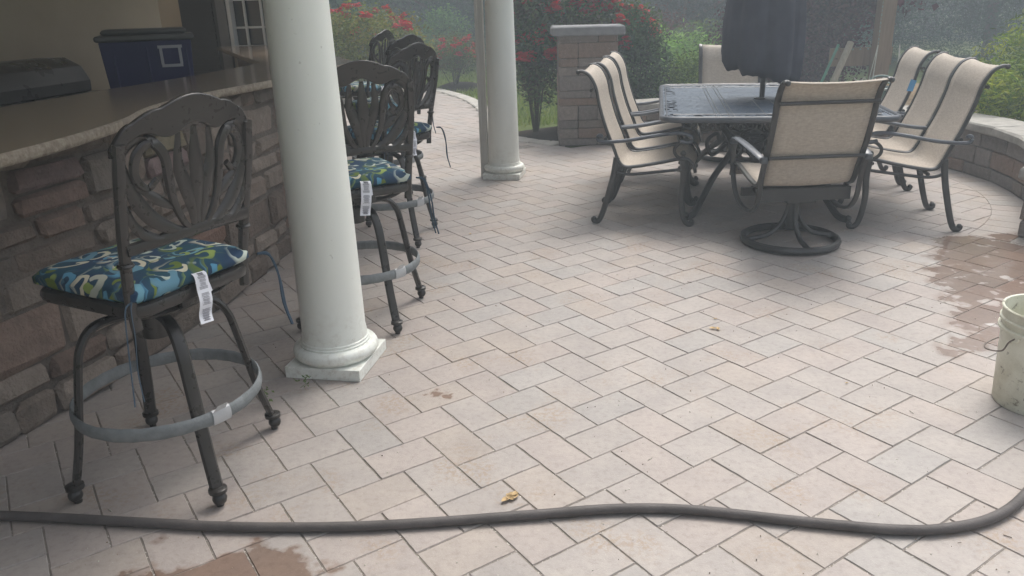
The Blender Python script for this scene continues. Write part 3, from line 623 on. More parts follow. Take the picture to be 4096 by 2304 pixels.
# ---------------------------------------------------------------- bar stools
def spiral(c, r0, r1, a0, a1, n, plane='xz', y=0.0):
    out = []
    for k in range(n + 1):
        t = k / n; r = r0 + (r1 - r0) * t; a = R(a0 + (a1 - a0) * t); u, v = c[0] + r * math.cos(a), c[1] + r * math.sin(a)
        out.append((u, y, v) if plane == 'xz' else (y, u, v))
    return out
def make_stool():
    root = empty('bar_stool', (0, 0, 0), 0, 'stool', 'bar stool', 'bar stools along the bar')
    base = empty('swivel_base', (0, 0, 0)); base.parent = root
    h = MB(); h.lathe([(0.032, 0.47), (0.045, 0.475), (0.045, 0.56), (0.07, 0.57), (0.09, 0.60), (0.09, 0.615)], 18); h.build('hub', MT['bronze'], base)
    for k in range(4):
        a = R(45 + 90 * k); ca, sa = math.cos(a), math.sin(a)
        pr = cr([(0.035, 0.555), (0.12, 0.562), (0.185, 0.545), (0.225, 0.49), (0.245, 0.41), (0.285, 0.20), (0.322, 0.055)], 5)
        m = MB(); m.tube([(p[0] * ca, p[0] * sa, p[1]) for p in pr], 0.021, 8, flat=0.62, up=(-sa, ca, 0)); lg = m.build('leg', MT['bronze'], base)
        m = MB(); fx, fy = 0.326 * ca, 0.326 * sa
        m.lathe([(0.020, 0.046), (0.028, 0.05), (0.028, 0.062), (0.019, 0.066)], 12, (fx, fy, 0)); m.ball((fx + 0.004 * ca, fy + 0.004 * sa, 0.028), 0.0225, 8); m.lathe([(0.012, 0.0), (0.012, 0.012)], 10, (fx, fy, 0)); m.build('foot', MT['bronze'], lg)
    m = MB(); RR = 0.283; prr = [(RR * math.cos(2 * math.pi * k / 64), RR * math.sin(2 * math.pi * k / 64), 0.272) for k in range(64)]
    m.tube(prr, [0.0225 + 0.0012 * ((k * 7) % 5 - 2) * 0.5 for k in range(64)], 10, closed=True, flat=0.36, up=(0, 0, 1)); fr = m.build('foot_ring', MT['wrap'], base)
    m = MB(); aa = [R(-38 + k * 3) for k in range(5)]; m.tube([((RR + 0.002) * math.cos(a), (RR + 0.002) * math.sin(a), 0.272) for a in aa], 0.0255, 10, flat=0.42, up=(0, 0, 1)); m.add([(RR * math.cos(aa[0]) * 1.03, RR * math.sin(aa[0]) * 1.03, 0.29), (RR * math.cos(aa[3]) * 1.03, RR * math.sin(aa[3]) * 1.03, 0.293), (RR * math.cos(aa[3]) * 1.08, RR * math.sin(aa[3]) * 1.08, 0.315), (RR * math.cos(aa[1]) * 1.06, RR * math.sin(aa[1]) * 1.06, 0.312)], [(0, 1, 2, 3)]); m.build('tape', MT['tape'], fr, 30)
    seat = empty('seat', (0, 0, 0)); seat.parent = root
    s = 0.212; rc = 0.05
    loop = []
    for cx_, cy_, a0 in ((s - rc, s - rc, 0), (-s + rc, s - rc, 90), (-s + rc, -s + rc, 180), (s - rc, -s + rc, 270)):
        loop += [(cx_ + rc * math.cos(R(a0 + q)), cy_ + rc * math.sin(R(a0 + q)), 0.655) for q in (0, 30, 60, 90)]
    m = MB(); m.tube(loop, 0.022, 8, closed=True, flat=0.75, up=(0, 0, 1))
    for k in range(-3, 4): m.box((0, k * 0.058, 0.657), (0.42, 0.018, 0.012)); m.box((k * 0.058, 0, 0.6575), (0.018, 0.42, 0.010))
    for sx in (-0.16, 0.16):            # arched straps under the seat
        m.tube(cr([(sx, -0.21, 0.645), (sx, -0.13, 0.612), (sx, 0, 0.600), (sx, 0.13, 0.612), (sx, 0.21, 0.645)], 5), 0.016, 8, flat=0.6, up=(1, 0, 0))
    m.box((0, 0, 0.622), (0.40, 0.10, 0.022)); m.build('seat_frame', MT['bronze'], seat)
    # cushion, softly rounded
    N = 14; V = []; F = []; hs_ = 0.228
    for layer, sg in ((0, 1), (1, -1)):
        for i in range(N + 1):
            for j in range(N + 1):
                u, v = 2 * i / N - 1, 2 * j / N - 1
                sx = math.copysign(abs(u) ** 0.8, u); sy = math.copysign(abs(v) ** 0.8, v); e = max(abs(u), abs(v)); cr_ = (abs(u) * abs(v)) ** 6
                x, y = sx * hs_ * (1 - 0.05 * cr_), sy * hs_ * (1 - 0.05 * cr_)
                puff = (1 - abs(u) ** 6) * (1 - abs(v) ** 6)
                V.append((x, y, 0.702 + sg * (0.010 + 0.026 * puff ** 0.6) + 0.004 * math.sin(5 * u + 2) * math.sin(4 * v)))
    M1 = (N + 1) ** 2
    for i in range(N):
        for j in range(N):
            q = (i * (N + 1) + j, (i + 1) * (N + 1) + j, (i + 1) * (N + 1) + j + 1, i * (N + 1) + j + 1); F.append(q); F.append(tuple(M1 + t for t in q[::-1]))
    edge = [(i, 0) for i in range(N)] + [(N, j) for j in range(N)] + [(N - i, N) for i in range(N)] + [(0, N - j) for j in range(N)]
    ei = [a * (N + 1) + b_ for a, b_ in edge]
    for k in range(len(ei)): p, q = ei[k], ei[(k + 1) % len(ei)]; F.append((q, p, p + M1, q + M1))
    m = MB(); m.add(V, F); cu_ = m.build('cushion', MT['cushion'], root, 60)
    # care tag hanging from the rear edge
    tg = MB(); P = cr([(-0.222, 0.0, 0.712), (-0.240, 0.0, 0.700), (-0.247, 0.004, 0.66), (-0.257, 0.010, 0.625), (-0.251, 0.016, 0.585), (-0.261, 0.022, 0.562)], 4); wd = 0.023
    tg.add([(p[0] + 0.0, p[1] - wd, p[2]) for p in P] + [(p[0] + 0.002, p[1] + wd, p[2] + 0.004) for p in P], [(i, i + 1, len(P) + i + 1, len(P) + i) for i in range(len(P) - 1)])
    tg.add([(-0.229, -0.028, 0.695), (-0.251, -0.024, 0.65), (-0.247, 0.008, 0.635), (-0.225, 0.012, 0.68)], [(0, 1, 2, 3)])
    tgo = tg.build('care_tag', MT['paper'], cu_, 60); ink = MB(); rg_ = random.Random(4)
    for i in range(2, len(P) - 2):
        for f in (0.2, 0.5, 0.8):
            p = P[i] + (P[i + 1] - P[i]) * f; l = rg_.uniform(0.009, 0.016)
            if i in (8, 13): continue
            nx = -0.0016; ink.add([(p[0] + nx, p[1] - l, p[2]), (p[0] + nx, p[1] + l, p[2] + 0.003), (p[0] + nx - 0.0004, p[1] + l, p[2] + 0.0045), (p[0] + nx - 0.0003, p[1] - l, p[2] + 0.0015)], [(0, 1, 2, 3)])
    ink.build('tag_print', MT['ink'], tgo, 0)
    for sy in (-1, 1):
        m = MB(); m.tube(cr([(-0.235, sy * 0.235, 0.70), (-0.262, sy * 0.262, 0.688), (-0.275, sy * 0.275, 0.62), (-0.27, sy * 0.285, 0.52), (-0.285, sy * 0.295, 0.44)], 5), 0.0035, 6, flat=0.4)
        m.tube(cr([(-0.235, sy * 0.235, 0.70), (-0.25, sy * 0.27, 0.69), (-0.262, sy * 0.292, 0.60), (-0.262, sy * 0.302, 0.50), (-0.27, sy * 0.315, 0.43)], 5), 0.0035, 6, flat=0.4); m.build('tie', MT['tie'], cu_)
    # backrest
    bk = empty('backrest', (0, 0, 0)); bk.parent = root
    def bp(y, z):
        if z > 0.845: z = 0.845 + (z - 0.845) * 1.09
        return (-0.200 - 0.080 * max(0, (z - 0.66)) / 0.5 - 0.035 * (1 - (y / 0.23) ** 2), y, z)
    for sy in (-1, 1):
        m = MB(); pr = cr([(-0.192, sy * 0.205, 0.60), (-0.198, sy * 0.212, 0.70), (-0.226, sy * 0.219, 0.85), (-0.262, sy * 0.224, 1.00), (-0.287, sy * 0.220, 1.125)], 5)
        m.tube(pr, 0.0175, 8, flat=0.75, up=(0, 1, 0)); m.lathe([(0.020, 0.0), (0.024, 0.006), (0.020, 0.012)], 10, (-0.214, sy * 0.216, 0.79)); m.build('post', MT['bronze'], bk)
    ys = [-0.236 + 0.472 * k / 60 for k in range(61)]; m = MB()
    def crest(y):
        a = abs(y)
        if a < 0.105: return 1.172 + 0.026 * math.cos(a / 0.105 * math.pi / 2)
        if a < 0.180: return 1.146 + 0.027 * math.cos((a - 0.105) / 0.075 * math.pi / 2)
        return 1.088 + 0.058 * math.cos(min(1.0, (a - 0.180) / 0.058) * math.pi / 2)
    V = []
    for y in ys:
        hi = crest(y); lo = min(hi - 0.022, 1.118 - 0.030 * (y / 0.236) ** 2 + 0.012 * math.cos(y * 40))
        for zz, dx in ((hi, 0.0), (hi, 0.018), (lo, 0.018), (lo, 0.0)): p = bp(y, zz); V.append((p[0] + dx - 0.009, y, p[2]))
    F = [(i * 4 + k, i * 4 + (k + 1) % 4, i * 4 + 4 + (k + 1) % 4, i * 4 + 4 + k) for i in range(60) for k in range(4)] + [(0, 1, 2, 3)[::-1], (240, 241, 242, 243)]
    m.add(V, F); bevel(m.build('crest_rail', MT['bronze'], bk, 40), 0.004)
    m = MB(); m.tube([bp(y, 0.838 + 0.014 * math.cos(y / 0.23 * math.pi / 2)) for y in [-0.216 + 0.432 * k / 16 for k in range(17)]], 0.018, 8, flat=0.6); m.build('bottom_rail', MT['bronze'], bk)
    def strap(pts, r, name='splat', n=6, leaf=0.0, fl=0.45):
        path = [bp(p[0], p[1]) for p in cr([(q[0], q[1], 0) for q in pts], n)]; N_ = len(path) - 1
        m = MB(); m.tube(path, [r + leaf * math.sin(math.pi * (i / N_)) ** 1.3 for i in range(N_ + 1)], 8, flat=fl, up=(0, 1, 0) if leaf else (1, 0, 0)); return m.build(name, MT['bronze'], bk)
    def loop_(cy_, cz_, ry, rz, r, name='scroll'):
        m = MB(); m.tube([bp(cy_ + ry * math.cos(R(q)), cz_ + rz * math.sin(R(q))) for q in range(0, 360, 15)], r, 8, closed=True, flat=0.7, up=(1, 0, 0)); return m.build(name, MT['bronze'], bk)
    strap([(0.0, 0.85), (0.004, 0.92), (-0.004, 0.99), (0.0, 1.06), (0.0, 1.12)], 0.009, leaf=0.016)
    for sy in (-1, 1):                  # leafy scrollwork, open between
        strap([(sy * 0.012, 0.85), (sy * 0.018, 0.91), (sy * 0.038, 0.975), (sy * 0.056, 1.03), (sy * 0.052, 1.11)], 0.009, leaf=0.014)
        strap([(sy * 0.024, 0.85), (sy * 0.052, 0.885), (sy * 0.078, 0.94), (sy * 0.088, 1.00), (sy * 0.098, 1.06), (sy * 0.132, 1.095), (sy * 0.172, 1.07), (sy * 0.180, 1.02), (sy * 0.150, 0.985), (sy * 0.122, 1.005)], 0.010, leaf=0.006, fl=0.7)
        strap([(sy * 0.030, 0.85), (sy * 0.085, 0.868), (sy * 0.140, 0.905), (sy * 0.178, 0.955), (sy * 0.204, 1.02), (sy * 0.212, 1.08)], 0.009, leaf=0.014)
        strap([(sy * 0.095, 0.853), (sy * 0.150, 0.862), (sy * 0.190, 0.895), (sy * 0.210, 0.95)], 0.008, leaf=0.008)
        strap([(sy * 0.070, 0.92), (sy * 0.112, 0.945), (sy * 0.140, 0.965), (sy * 0.185, 1.0)], 0.007, leaf=0.009)
        strap([(sy * 0.118, 1.10), (sy * 0.150, 1.108), (sy * 0.190, 1.095), (sy * 0.213, 1.06)], 0.008, leaf=0.006)
    return root
stool = make_stool()
stool_spots = [((-1.13, 2.285), 153, 'nearest bar stool with the swirl cushion in front of the white column'),
               ((-0.735, 3.60), 116, 'bar stool half hidden by the nearer white column'),
               ((-0.78, 4.96), 146, 'middle bar stool with two long cushion ties hanging behind'),
               ((-0.99, 6.40), 148, 'bar stool standing fourth along the bar, before the last one'),
               ((-1.42, 7.85), 160, 'farthest bar stool at the far end against the big rose bush')]
for i, ((x, y), a, lb) in enumerate(stool_spots):
    o = stool if i == 0 else copy_tree(stool)
    o.location = (x, y, 0); o['label'] = lb
    for ch in kids(o):
        if ch.name.startswith('swivel_base'): ch.rotation_euler = (0, 0, R(-5 - a) if i == 0 else R(-8 - a))
    o.rotation_euler = (0, 0, R(a))

# ---------------------------------------------------------------- sling dining chairs
HWD = 0.262
prof = cr([(-0.138, 1.000), (-0.108, 1.004), (-0.062, 0.975), (-0.022, 0.90), (0.002, 0.79), (0.046, 0.645), (0.096, 0.525), (0.134, 0.430), (0.175, 0.395), (0.25, 0.398), (0.40, 0.425), (0.53, 0.452), (0.585, 0.444), (0.618, 0.405), (0.630, 0.365)], 6)
def sling_part(root):
    m = MB(); V = []; K = 9
    for i, p in enumerate(prof):
        t = prof[min(i + 1, len(prof) - 1)] - prof[max(i - 1, 0)]; t = t / np.linalg.norm(t); nn = np.array([-t[1], t[0]])
        for k in range(K):
            y = HWD * (2 * k / (K - 1) - 1); sag = -0.012 * (1 - (y / HWD) ** 2)
            q = p + nn * sag; V.append((q[0], y, q[1]))
    n_ = len(prof); m.add(V, [(i * K + k, i * K + k + 1, (i + 1) * K + k + 1, (i + 1) * K + k) for i in range(n_ - 1) for k in range(K - 1)])
    o = m.build('sling', MT['sling'], root, 60); md = o.modifiers.new('thick', 'SOLIDIFY'); md.thickness = 0.003; return o
def rails(root):
    for sy in (-1, 1):
        m = MB(); m.tube([(p[0], sy * (HWD + 0.012), p[1]) for p in prof], 0.0185, 8, flat=0.62, up=(0, 1, 0)); m.ball((prof[0][0], sy * (HWD + 0.012), prof[0][1]), 0.016, 6); m.build('side_rail', MT['frame'], root)
    Y = HWD + 0.01
    for x, z, r in ((-0.052, 0.885, 0.011), (0.045, 0.575, 0.011), (0.20, 0.362, 0.012), (0.53, 0.425, 0.011)):
        m = MB(); m.tube([(x, -Y, z), (x, Y, z)], r, 8); m.build('cross_bar', MT['frame'], root)
def make_chair():
    root = empty('dining_chair', (0, 0, 0), 0, 'chair', 'chair', 'sling chairs round the dining table')
    sling_part(root); rails(root); Y = HWD + 0.014
    for sy in (-1, 1):
        yb = sy * Y
        m = MB(); pr = cr([(0.550, 0.445), (0.556, 0.34), (0.548, 0.22), (0.556, 0.12), (0.574, 0.045), (0.600, 0.018), (0.622, 0.022), (0.628, 0.040)], 5)
        m.tube([(p[0], yb, p[1]) for p in pr], [0.021 - 0.005 * i / len(pr) for i in range(len(pr))], 8, flat=0.85); m.ball((0.622, yb, 0.036), 0.017, 6)
        m.lathe([(0.014, 0.44), (0.026, 0.452), (0.014, 0.464), (0.011, 0.470)], 12, (0.548, yb, 0)); m.ball((0.548, yb, 0.488), 0.0185, 8); m.build('leg', MT['frame'], root)
        m = MB(); pr = cr([(0.120, 0.455), (0.100, 0.33), (0.062, 0.18), (0.030, 0.075), (0.008, 0.026), (-0.014, 0.014), (-0.030, 0.024), (-0.030, 0.040)], 5)
        m.tube([(p[0], yb, p[1]) for p in pr], [0.021 - 0.005 * i / len(pr) for i in range(len(pr))], 8, flat=0.85); m.ball((-0.026, yb, 0.036), 0.017, 6); m.build('leg', MT['frame'], root)
        yo = sy * (Y + 0.022)
        m = MB(); pr = [(p[0], p[1]) for p in spiral((0.018, 0.588), 0.008, 0.030, 60, 290, 12)]
        sp = [(q[0], q[2]) for q in spiral((0.016, 0.588), 0.007, 0.030, 20, 285, 12)]
        path = sp + [(0.08, 0.560), (0.20, 0.572), (0.34, 0.598), (0.46, 0.617), (0.54, 0.618), (0.590, 0.600), (0.598, 0.575), (0.570, 0.562), (0.525, 0.572)]
        path = sp + [tuple(p) for p in cr(path[len(sp):], 5)]
        m.tube([(p[0], yo, p[1]) for p in path], 0.0125, 8, flat=1.25, up=(0, 0, 1)); ar = m.build('arm', MT['armtop'], root)
        m = MB(); pr = cr([(0.585, 0.568), (0.535, 0.562), (0.497, 0.530), (0.494, 0.492), (0.520, 0.462), (0.548, 0.455)], 5); m.tube([(p[0], sy * (Y + 0.022 * (1 - i / (len(pr) - 1))), p[1]) for i, p in enumerate(pr)], 0.011, 8); m.build('arm_scroll', MT['frame'], ar)
        m = MB(); pr = cr([(0.108, 0.375), (0.145, 0.352), (0.22, 0.345), (0.40, 0.365), (0.548, 0.385)], 5); m.tube([(p[0], yb, p[1]) for p in pr], 0.010, 8); m.build('stretcher', MT['frame'], root)
    return root
chair = make_chair()
def put(o, fx, fy, deg, label, near=-1):     # (fx, fy): the rear foot of the side nearest the camera
    d = np.array([math.cos(R(deg)), math.sin(R(deg))]); lf = np.array([-d[1], d[0]])
    p = np.array([fx, fy]) - lf * near * (HWD + 0.014); o.location = (p[0], p[1], 0); o.rotation_euler = (0, 0, R(deg)); o['label'] = label; return o
dl = np.array([math.cos(R(-14.3)), math.sin(R(-14.3))]); nl = np.array([-dl[1], dl[0]])
L0 = np.array([0.600, 5.135])
put(chair, *L0, -14.3, 'nearest of the three beige sling chairs on the pillar side of the table')
put(copy_tree(chair), *(L0 + nl * 0.655 + dl * 0.015), -13.5, 'middle one of the three beige sling chairs on the pillar side of the table')
put(copy_tree(chair), *(L0 + nl * 1.36 + dl * 0.00), -13.0, 'beige sling chair on the pillar side farthest back, touching the low wall')
dr = np.array([math.cos(R(168.4)), math.sin(R(168.4))]); nr = np.array([dr[1], -dr[0]])
R0 = np.array([2.79, 4.69])
put(copy_tree(chair), *R0, 168.4, 'nearest beige sling chair on the juniper side of the table, its back against the wall', 1)
put(copy_tree(chair), *(R0 + nr * 0.575 + dr * -0.005), 168.4, 'beige sling chair pushed tight against the nearest one on the juniper side', 1)
c3 = put(copy_tree(chair), *(R0 + nr * 1.32 + dr * -0.01), 168.4, 'beige sling chair with a blue strap on its frame, in front of the swing', 1)
m = MB(); m.add([(-0.012, 0.292, 0.80), (0.008, 0.294, 0.72), (0.050, 0.294, 0.725), (0.030, 0.292, 0.81)], [(0, 1, 2, 3)]); 
so_ = m.build('strap', MT['bluetag'], c3, 0); tag(so_, 'short blue strap')
def make_swivel():
    root = empty('swivel_chair', (0, 0, 0), 0, 'chair', 'chair', 'swivel chairs at the table ends')
    sling_part(root); rails(root); Y = HWD + 0.014
    for sy in (-1, 1):
        m = MB(); yo = sy * (Y + 0.02); pr = cr([(0.045, 0.560), (0.10, 0.585), (0.25, 0.612), (0.42, 0.625), (0.52, 0.612), (0.575, 0.575)], 6)
        m.tube([(p[0], yo + sy * 0.025 * math.sin(math.pi * i / (len(pr) - 1)), p[1]) for i, p in enumerate(pr)], 0.0095, 8, flat=2.6, up=(0, 0, 1))
        m.lathe([(0.021, -0.012), (0.024, 0.0), (0.021, 0.02)], 12, (0.045, sy * (Y + 0.022), 0.562)); m.build('arm', MT['armtop'], root)
        m = MB(); pr = cr([(0.575, 0.575), (0.60, 0.50), (0.575, 0.40), (0.52, 0.30), (0.42, 0.235), (0.28, 0.222), (0.17, 0.25), (0.105, 0.33), (0.085, 0.45), (0.05, 0.56)], 6)
        m.tube([(p[0], sy * (Y + 0.012), p[1]) for p in pr], 0.0165, 8, flat=0.75, up=(0, 1, 0)); m.build('side_loop', MT['frame'], root)
    m = MB(); m.box((0.17, 0, 0.335), (0.03, 2 * Y, 0.075)); m.box((0.43, 0, 0.30), (0.03, 2 * Y, 0.05)); m.box((0.30, 0, 0.292), (0.24, 0.17, 0.03))
    for sy in (-1, 1): m.tube(cr([(0.17, sy * 0.2, 0.325), (0.30, sy * 0.17, 0.285), (0.45, sy * 0.2, 0.315)], 4), 0.02, 8)
    m.build('spring_plate', MT['frame'], root)
    b = empty('swivel_base', (0.30, 0, 0)); b.parent = root
    m = MB(); m.tube([(0.275 * math.cos(2 * math.pi * k / 48), 0.275 * math.sin(2 * math.pi * k / 48), 0.027) for k in range(48)], 0.024, 8, closed=True, flat=0.9, up=(0, 0, 1)); m.build('base_ring', MT['frame'], b)
    for k in range(4):
        a = R(90 * k + 2); m = MB(); pr = cr([(0.022, 0.255), (0.032, 0.20), (0.065, 0.125), (0.13, 0.065), (0.20, 0.045), (0.27, 0.034)], 5); m.tube([(p[0] * math.cos(a), p[0] * math.sin(a), p[1]) for p in pr], 0.018, 8, flat=0.8); m.build('leg', MT['frame'], b)
    m = MB(); m.lathe([(0.03, 0.10), (0.036, 0.14), (0.036, 0.255), (0.033, 0.262), (0.03, 0.265), (0.03, 0.29)], 18); m.build('post', MT['frame'], b)
    return root
swv = make_swivel(); SA = R(92.5); swv.location = (1.725, 4.27, 0); swv.rotation_euler = (0, 0, SA)
swv['label'] = 'beige swivel chair seen from behind on a round base at the near table end'
s2 = copy_tree(swv); s2.location = (2.125, 7.60, 0); s2.rotation_euler = (0, 0, R(-97)); s2['label'] = 'beige swivel chair facing the viewer at the far table end behind the umbrella'

# ---------------------------------------------------------------- dining table with umbrella
tb = empty('dining_table', (1.872, 5.86, 0), R(-10.6), 'rectangular dark cast metal dining table with a pierced top', 'table')
TW, TD, RC = 0.715, 1.02, 0.11
def rrect(w_, d_, r_, n=6):
    out = []
    for cx_, cy_, a0 in ((w_ - r_, d_ - r_, 0), (-w_ + r_, d_ - r_, 90), (-w_ + r_, -d_ + r_, 180), (w_ - r_, -d_ + r_, 270)): out += [(cx_ + r_ * math.cos(R(a0 + 90 * q / n)), cy_ + r_ * math.sin(R(a0 + 90 * q / n))) for q in range(n + 1)]
    return out
b = MB(); b.prism(rrect(TW - 0.01, TD - 0.01, RC - 0.01), 0.704, 0.713); b.build('tabletop', MT['top'], tb, 0)
b = MB(); b.tube([(x, y, 0.706) for x, y in rrect(TW, TD, RC)], 0.020, 10, closed=True, flat=0.8, up=(0, 0, 1)); b.tube([(x, y, 0.714) for x, y in rrect(TW - 0.035, TD - 0.035, RC - 0.035)], 0.0045, 6, closed=True); b.build('rim', MT['armtop'], tb)
b = MB()
for x in (-0.37, -0.345, -0.285, -0.26, 0.26, 0.285, 0.345, 0.37, -0.06, 0.06):
    b.tube([(x, -TD + 0.05, 0.713), (x, -0.07 if abs(x) < 0.1 else 0, 0.713), (x, -0.07 if abs(x) < 0.1 else TD - 0.05, 0.713)] if abs(x) < 0.1 else [(x, -TD + 0.05, 0.713), (x, TD - 0.05, 0.713)], 0.0045, 6)
for y in (-0.83, 0.83): b.tube([(-0.64, y, 0.713), (0.64, y, 0.713)], 0.0045, 6)
b.build('raised_ribs', MT['armtop'], tb)
b = MB(); b.lathe([(0.03, 0.712), (0.042, 0.714), (0.042, 0.722), (0.03, 0.724)], 20, caps=False); b.build('umbrella_collar', MT['frame'], tb)
for sx in (-1, 1):
    for sy in (-1, 1):
        b = MB(); pr = cr([(0.40, 0.60, 0.69), (0.31, 0.47, 0.60), (0.22, 0.33, 0.47), (0.22, 0.34, 0.37), (0.33, 0.50, 0.24), (0.42, 0.65, 0.10), (0.47, 0.74, 0.03), (0.51, 0.795, 0.018), (0.525, 0.82, 0.032)], 5)
        b.tube([(p[0] * sx, p[1] * sy, p[2]) for p in pr], 0.025, 8, flat=0.8); b.ball((0.522 * sx, 0.815 * sy, 0.03), 0.022, 6); b.tube([(p[0] * sx, p[1] * sy, p[2]) for p in cr([(0.26, 0.40, 0.44), (0.36, 0.55, 0.40), (0.40, 0.60, 0.50), (0.33, 0.50, 0.54), (0.31, 0.47, 0.48)], 5)], 0.014, 8); b.build('leg', MT['frame'], tb)
b = MB()
for k in range(22):                      # lacy central pedestal
    a = 2 * math.pi * k / 22; ca, sa = math.cos(a), math.sin(a); sgn = 1 if k % 2 else -1
    pr = cr([(0.33, 0.0, 0.69), (0.30, 0.10 * sgn, 0.60), (0.25, -0.06 * sgn, 0.50), (0.22, 0.08 * sgn, 0.40), (0.20, 0.0, 0.31)], 4); b.tube([((p[0] * ca - p[1] * sa) * 0.9, (p[0] * sa + p[1] * ca) * 1.45, p[2]) for p in pr], 0.013, 6)
for zz, r in ((0.69, 0.33), (0.50, 0.25), (0.31, 0.20)): b.tube([(0.9 * r * math.cos(q * 0.2618), 1.45 * r * math.sin(q * 0.2618), zz) for q in range(24)], 0.016, 8, closed=True)
b.lathe([(0.05, 0.30), (0.06, 0.35), (0.045, 0.5), (0.06, 0.69)], 16); b.build('pedestal', MT['frame'], tb)
b = MB()
for sy in (-1, 1):
    b.box((0, sy * 0.80, 0.675), (1.1, 0.012, 0.045))
    for k in range(18): b.tube([(-0.5 + k * 0.0588 + 0.018 * math.cos(R(q)), sy * 0.80, 0.632 + 0.022 * math.sin(R(q))) for q in range(0, 360, 45)], 0.005, 6, closed=True)
for sx in (-1, 1): b.box((sx * 0.56, 0, 0.675), (0.012, 1.58, 0.045))
b.build('apron', MT['frame'], tb, 30)
um = empty('patio_umbrella', (1.888, 5.862, 0), R(8), 'closed charcoal patio umbrella standing through the dining table', 'umbrella')
b = MB(); b.lathe([(0.019, 0.18), (0.019, 2.62), (0.001, 2.63)], 18); b.build('pole', MT['frame'], um)
b = MB(); NS = 96; rows = [(0.885, 0.262), (0.94, 0.285), (1.05, 0.292), (1.25, 0.288), (1.5, 0.262), (1.8, 0.205), (2.1, 0.14), (2.35, 0.085), (2.52, 0.04)]; V = []; rg = random.Random(12)
ph = [rg.uniform(-0.25, 0.25) for _ in range(9)]; am = [rg.uniform(0.75, 1.2) for _ in range(9)]
for ri, (zz, rr) in enumerate(rows):
    for k in range(NS):
        a = 2 * math.pi * k / NS; s = int(a / (2 * math.pi) * 8 + 0.5) % 8
        f = abs(math.cos(4 * a + 0.3 * math.sin(2 * a))); fold = 0.86 + 0.14 * f ** 0.7; fold += 0.035 * math.sin(9 * a + 3 * ri * 0.25) * (1 - f) + 0.018 * math.sin(17 * a + ri * 0.3)
        zz2 = zz + (0.014 * (1 - f) * am[s] - 0.006 * f * am[s] + 0.007 * math.sin(13 * a) + 0.006 * math.sin(23 * a + 1) + 0.06 * math.cos(a - R(150)) if ri == 0 else ((0.015 * (1 - f) + 0.05 * math.cos(a - R(150))) if ri == 1 else 0))
        r = rr * fold * (1.0 + 0.10 * math.cos(a - R(170))); V.append((r * math.cos(a), r * math.sin(a), zz2))
b.add(V, [(i * NS + k, i * NS + (k + 1) % NS, (i + 1) * NS + (k + 1) % NS, (i + 1) * NS + k) for i in range(len(rows) - 1) for k in range(NS)])
co = b.build('canopy', MT['canvas'], um, 75); md = co.modifiers.new('thick', 'SOLIDIFY'); md.thickness = 0.004
b = MB()
for k in range(8):
    a = R(45 * k); b.tube([(0.03 * math.cos(a), 0.03 * math.sin(a), 2.45), (0.12 * math.cos(a), 0.12 * math.sin(a), 1.7), (0.16 * math.cos(a), 0.16 * math.sin(a), 0.98)], 0.006, 6)
b.build('ribs', MT['frame'], um)
b = MB(); b.ball((0, 0, 2.66), 0.04, 8); b.build('finial', MT['frame'], um)

# ---------------------------------------------------------------- hose, bucket, leaves
hp_ = [(-2.6, 1.95), (-1.95, 2.02), (-1.50, 1.985), (-1.1, 1.935), (-0.82, 1.902), (-0.5, 1.888), (-0.24, 1.897), (0.05, 1.918), (0.30, 1.934), (0.52, 1.915), (0.80, 1.85), (1.05, 1.800), (1.20, 1.800), (1.36, 1.845), (1.52, 1.955), (1.75, 2.18), (2.1, 2.45), (2.7, 2.6), (3.4, 2.5), (4.1, 2.7)]
b = MB(); pth = cr([(x, y, 0.0165) for x, y in hp_], 8); b.tube(pth, 0.0148, 12)
tag(b.build('garden_hose', MT['hose']), 'thick dark rubber hose lying right across the pavers', 'hose')
bk = empty('bucket', (1.898, 2.515, 0), R(200), 'grubby white plastic bucket standing on the pavers by the frame edge', 'bucket')
b = MB(); b.lathe([(0.128, 0.0), (0.132, 0.006), (0.147, 0.285), (0.158, 0.287), (0.158, 0.297), (0.149, 0.300), (0.150, 0.318), (0.157, 0.320), (0.157, 0.328), (0.151, 0.331), (0.152, 0.362), (0.157, 0.366), (0.154, 0.370), (0.148, 0.368), (0.143, 0.28), (0.126, 0.01), (0.001, 0.01)], 56); b.build('pail', MT['pail'], bk, 35)
b = MB(); b.tube(cr([(0.150, -0.010, 0.279), (0.172, -0.016, 0.265), (0.180, -0.03, 0.23), (0.160, -0.10, 0.205), (0.08, -0.165, 0.185), (-0.02, -0.18, 0.19), (-0.12, -0.12, 0.22), (-0.16, -0.02, 0.27), (-0.148, 0, 0.279)], 6), 0.0028, 6); b.build('handle', MT['wire'], bk)
b = MB(); b.lathe([(0.012, 0), (0.016, 0.004), (0.012, 0.008)], 12); e = b.build('handle_boss', MT['pail'], bk); e.rotation_euler = (0, R(90), 0); e.location = (0.146, -0.01, 0.279)
b = MB()
for k, (a, zz, l, h) in enumerate([(20, 0.115, 0.012, 0.020), (24, 0.115, 0.010, 0.020), (20, 0.085, 0.012, 0.016), (25, 0.083, 0.012, 0.018), (21, 0.06, 0.016, 0.012), (27, 0.058, 0.012, 0.014)]):
    r = 0.1335 + 0.0155 * zz / 0.285 + 0.0006; t0, t1 = R(a), R(a) + l / r
    b.add([(r * math.cos(t0), r * math.sin(t0), zz), (r * math.cos(t0 + 0.02), r * math.sin(t0 + 0.02), zz), (r * math.cos(t0 + 0.02), r * math.sin(t0 + 0.02), zz + h), (r * math.cos(t0), r * math.sin(t0), zz + h)], [(0, 1, 2, 3)])
    b.add([(r * math.cos(t0), r * math.sin(t0), zz), (r * math.cos(t1), r * math.sin(t1), zz), (r * math.cos(t1), r * math.sin(t1), zz + 0.003), (r * math.cos(t0), r * math.sin(t0), zz + 0.003)], [(0, 1, 2, 3)])
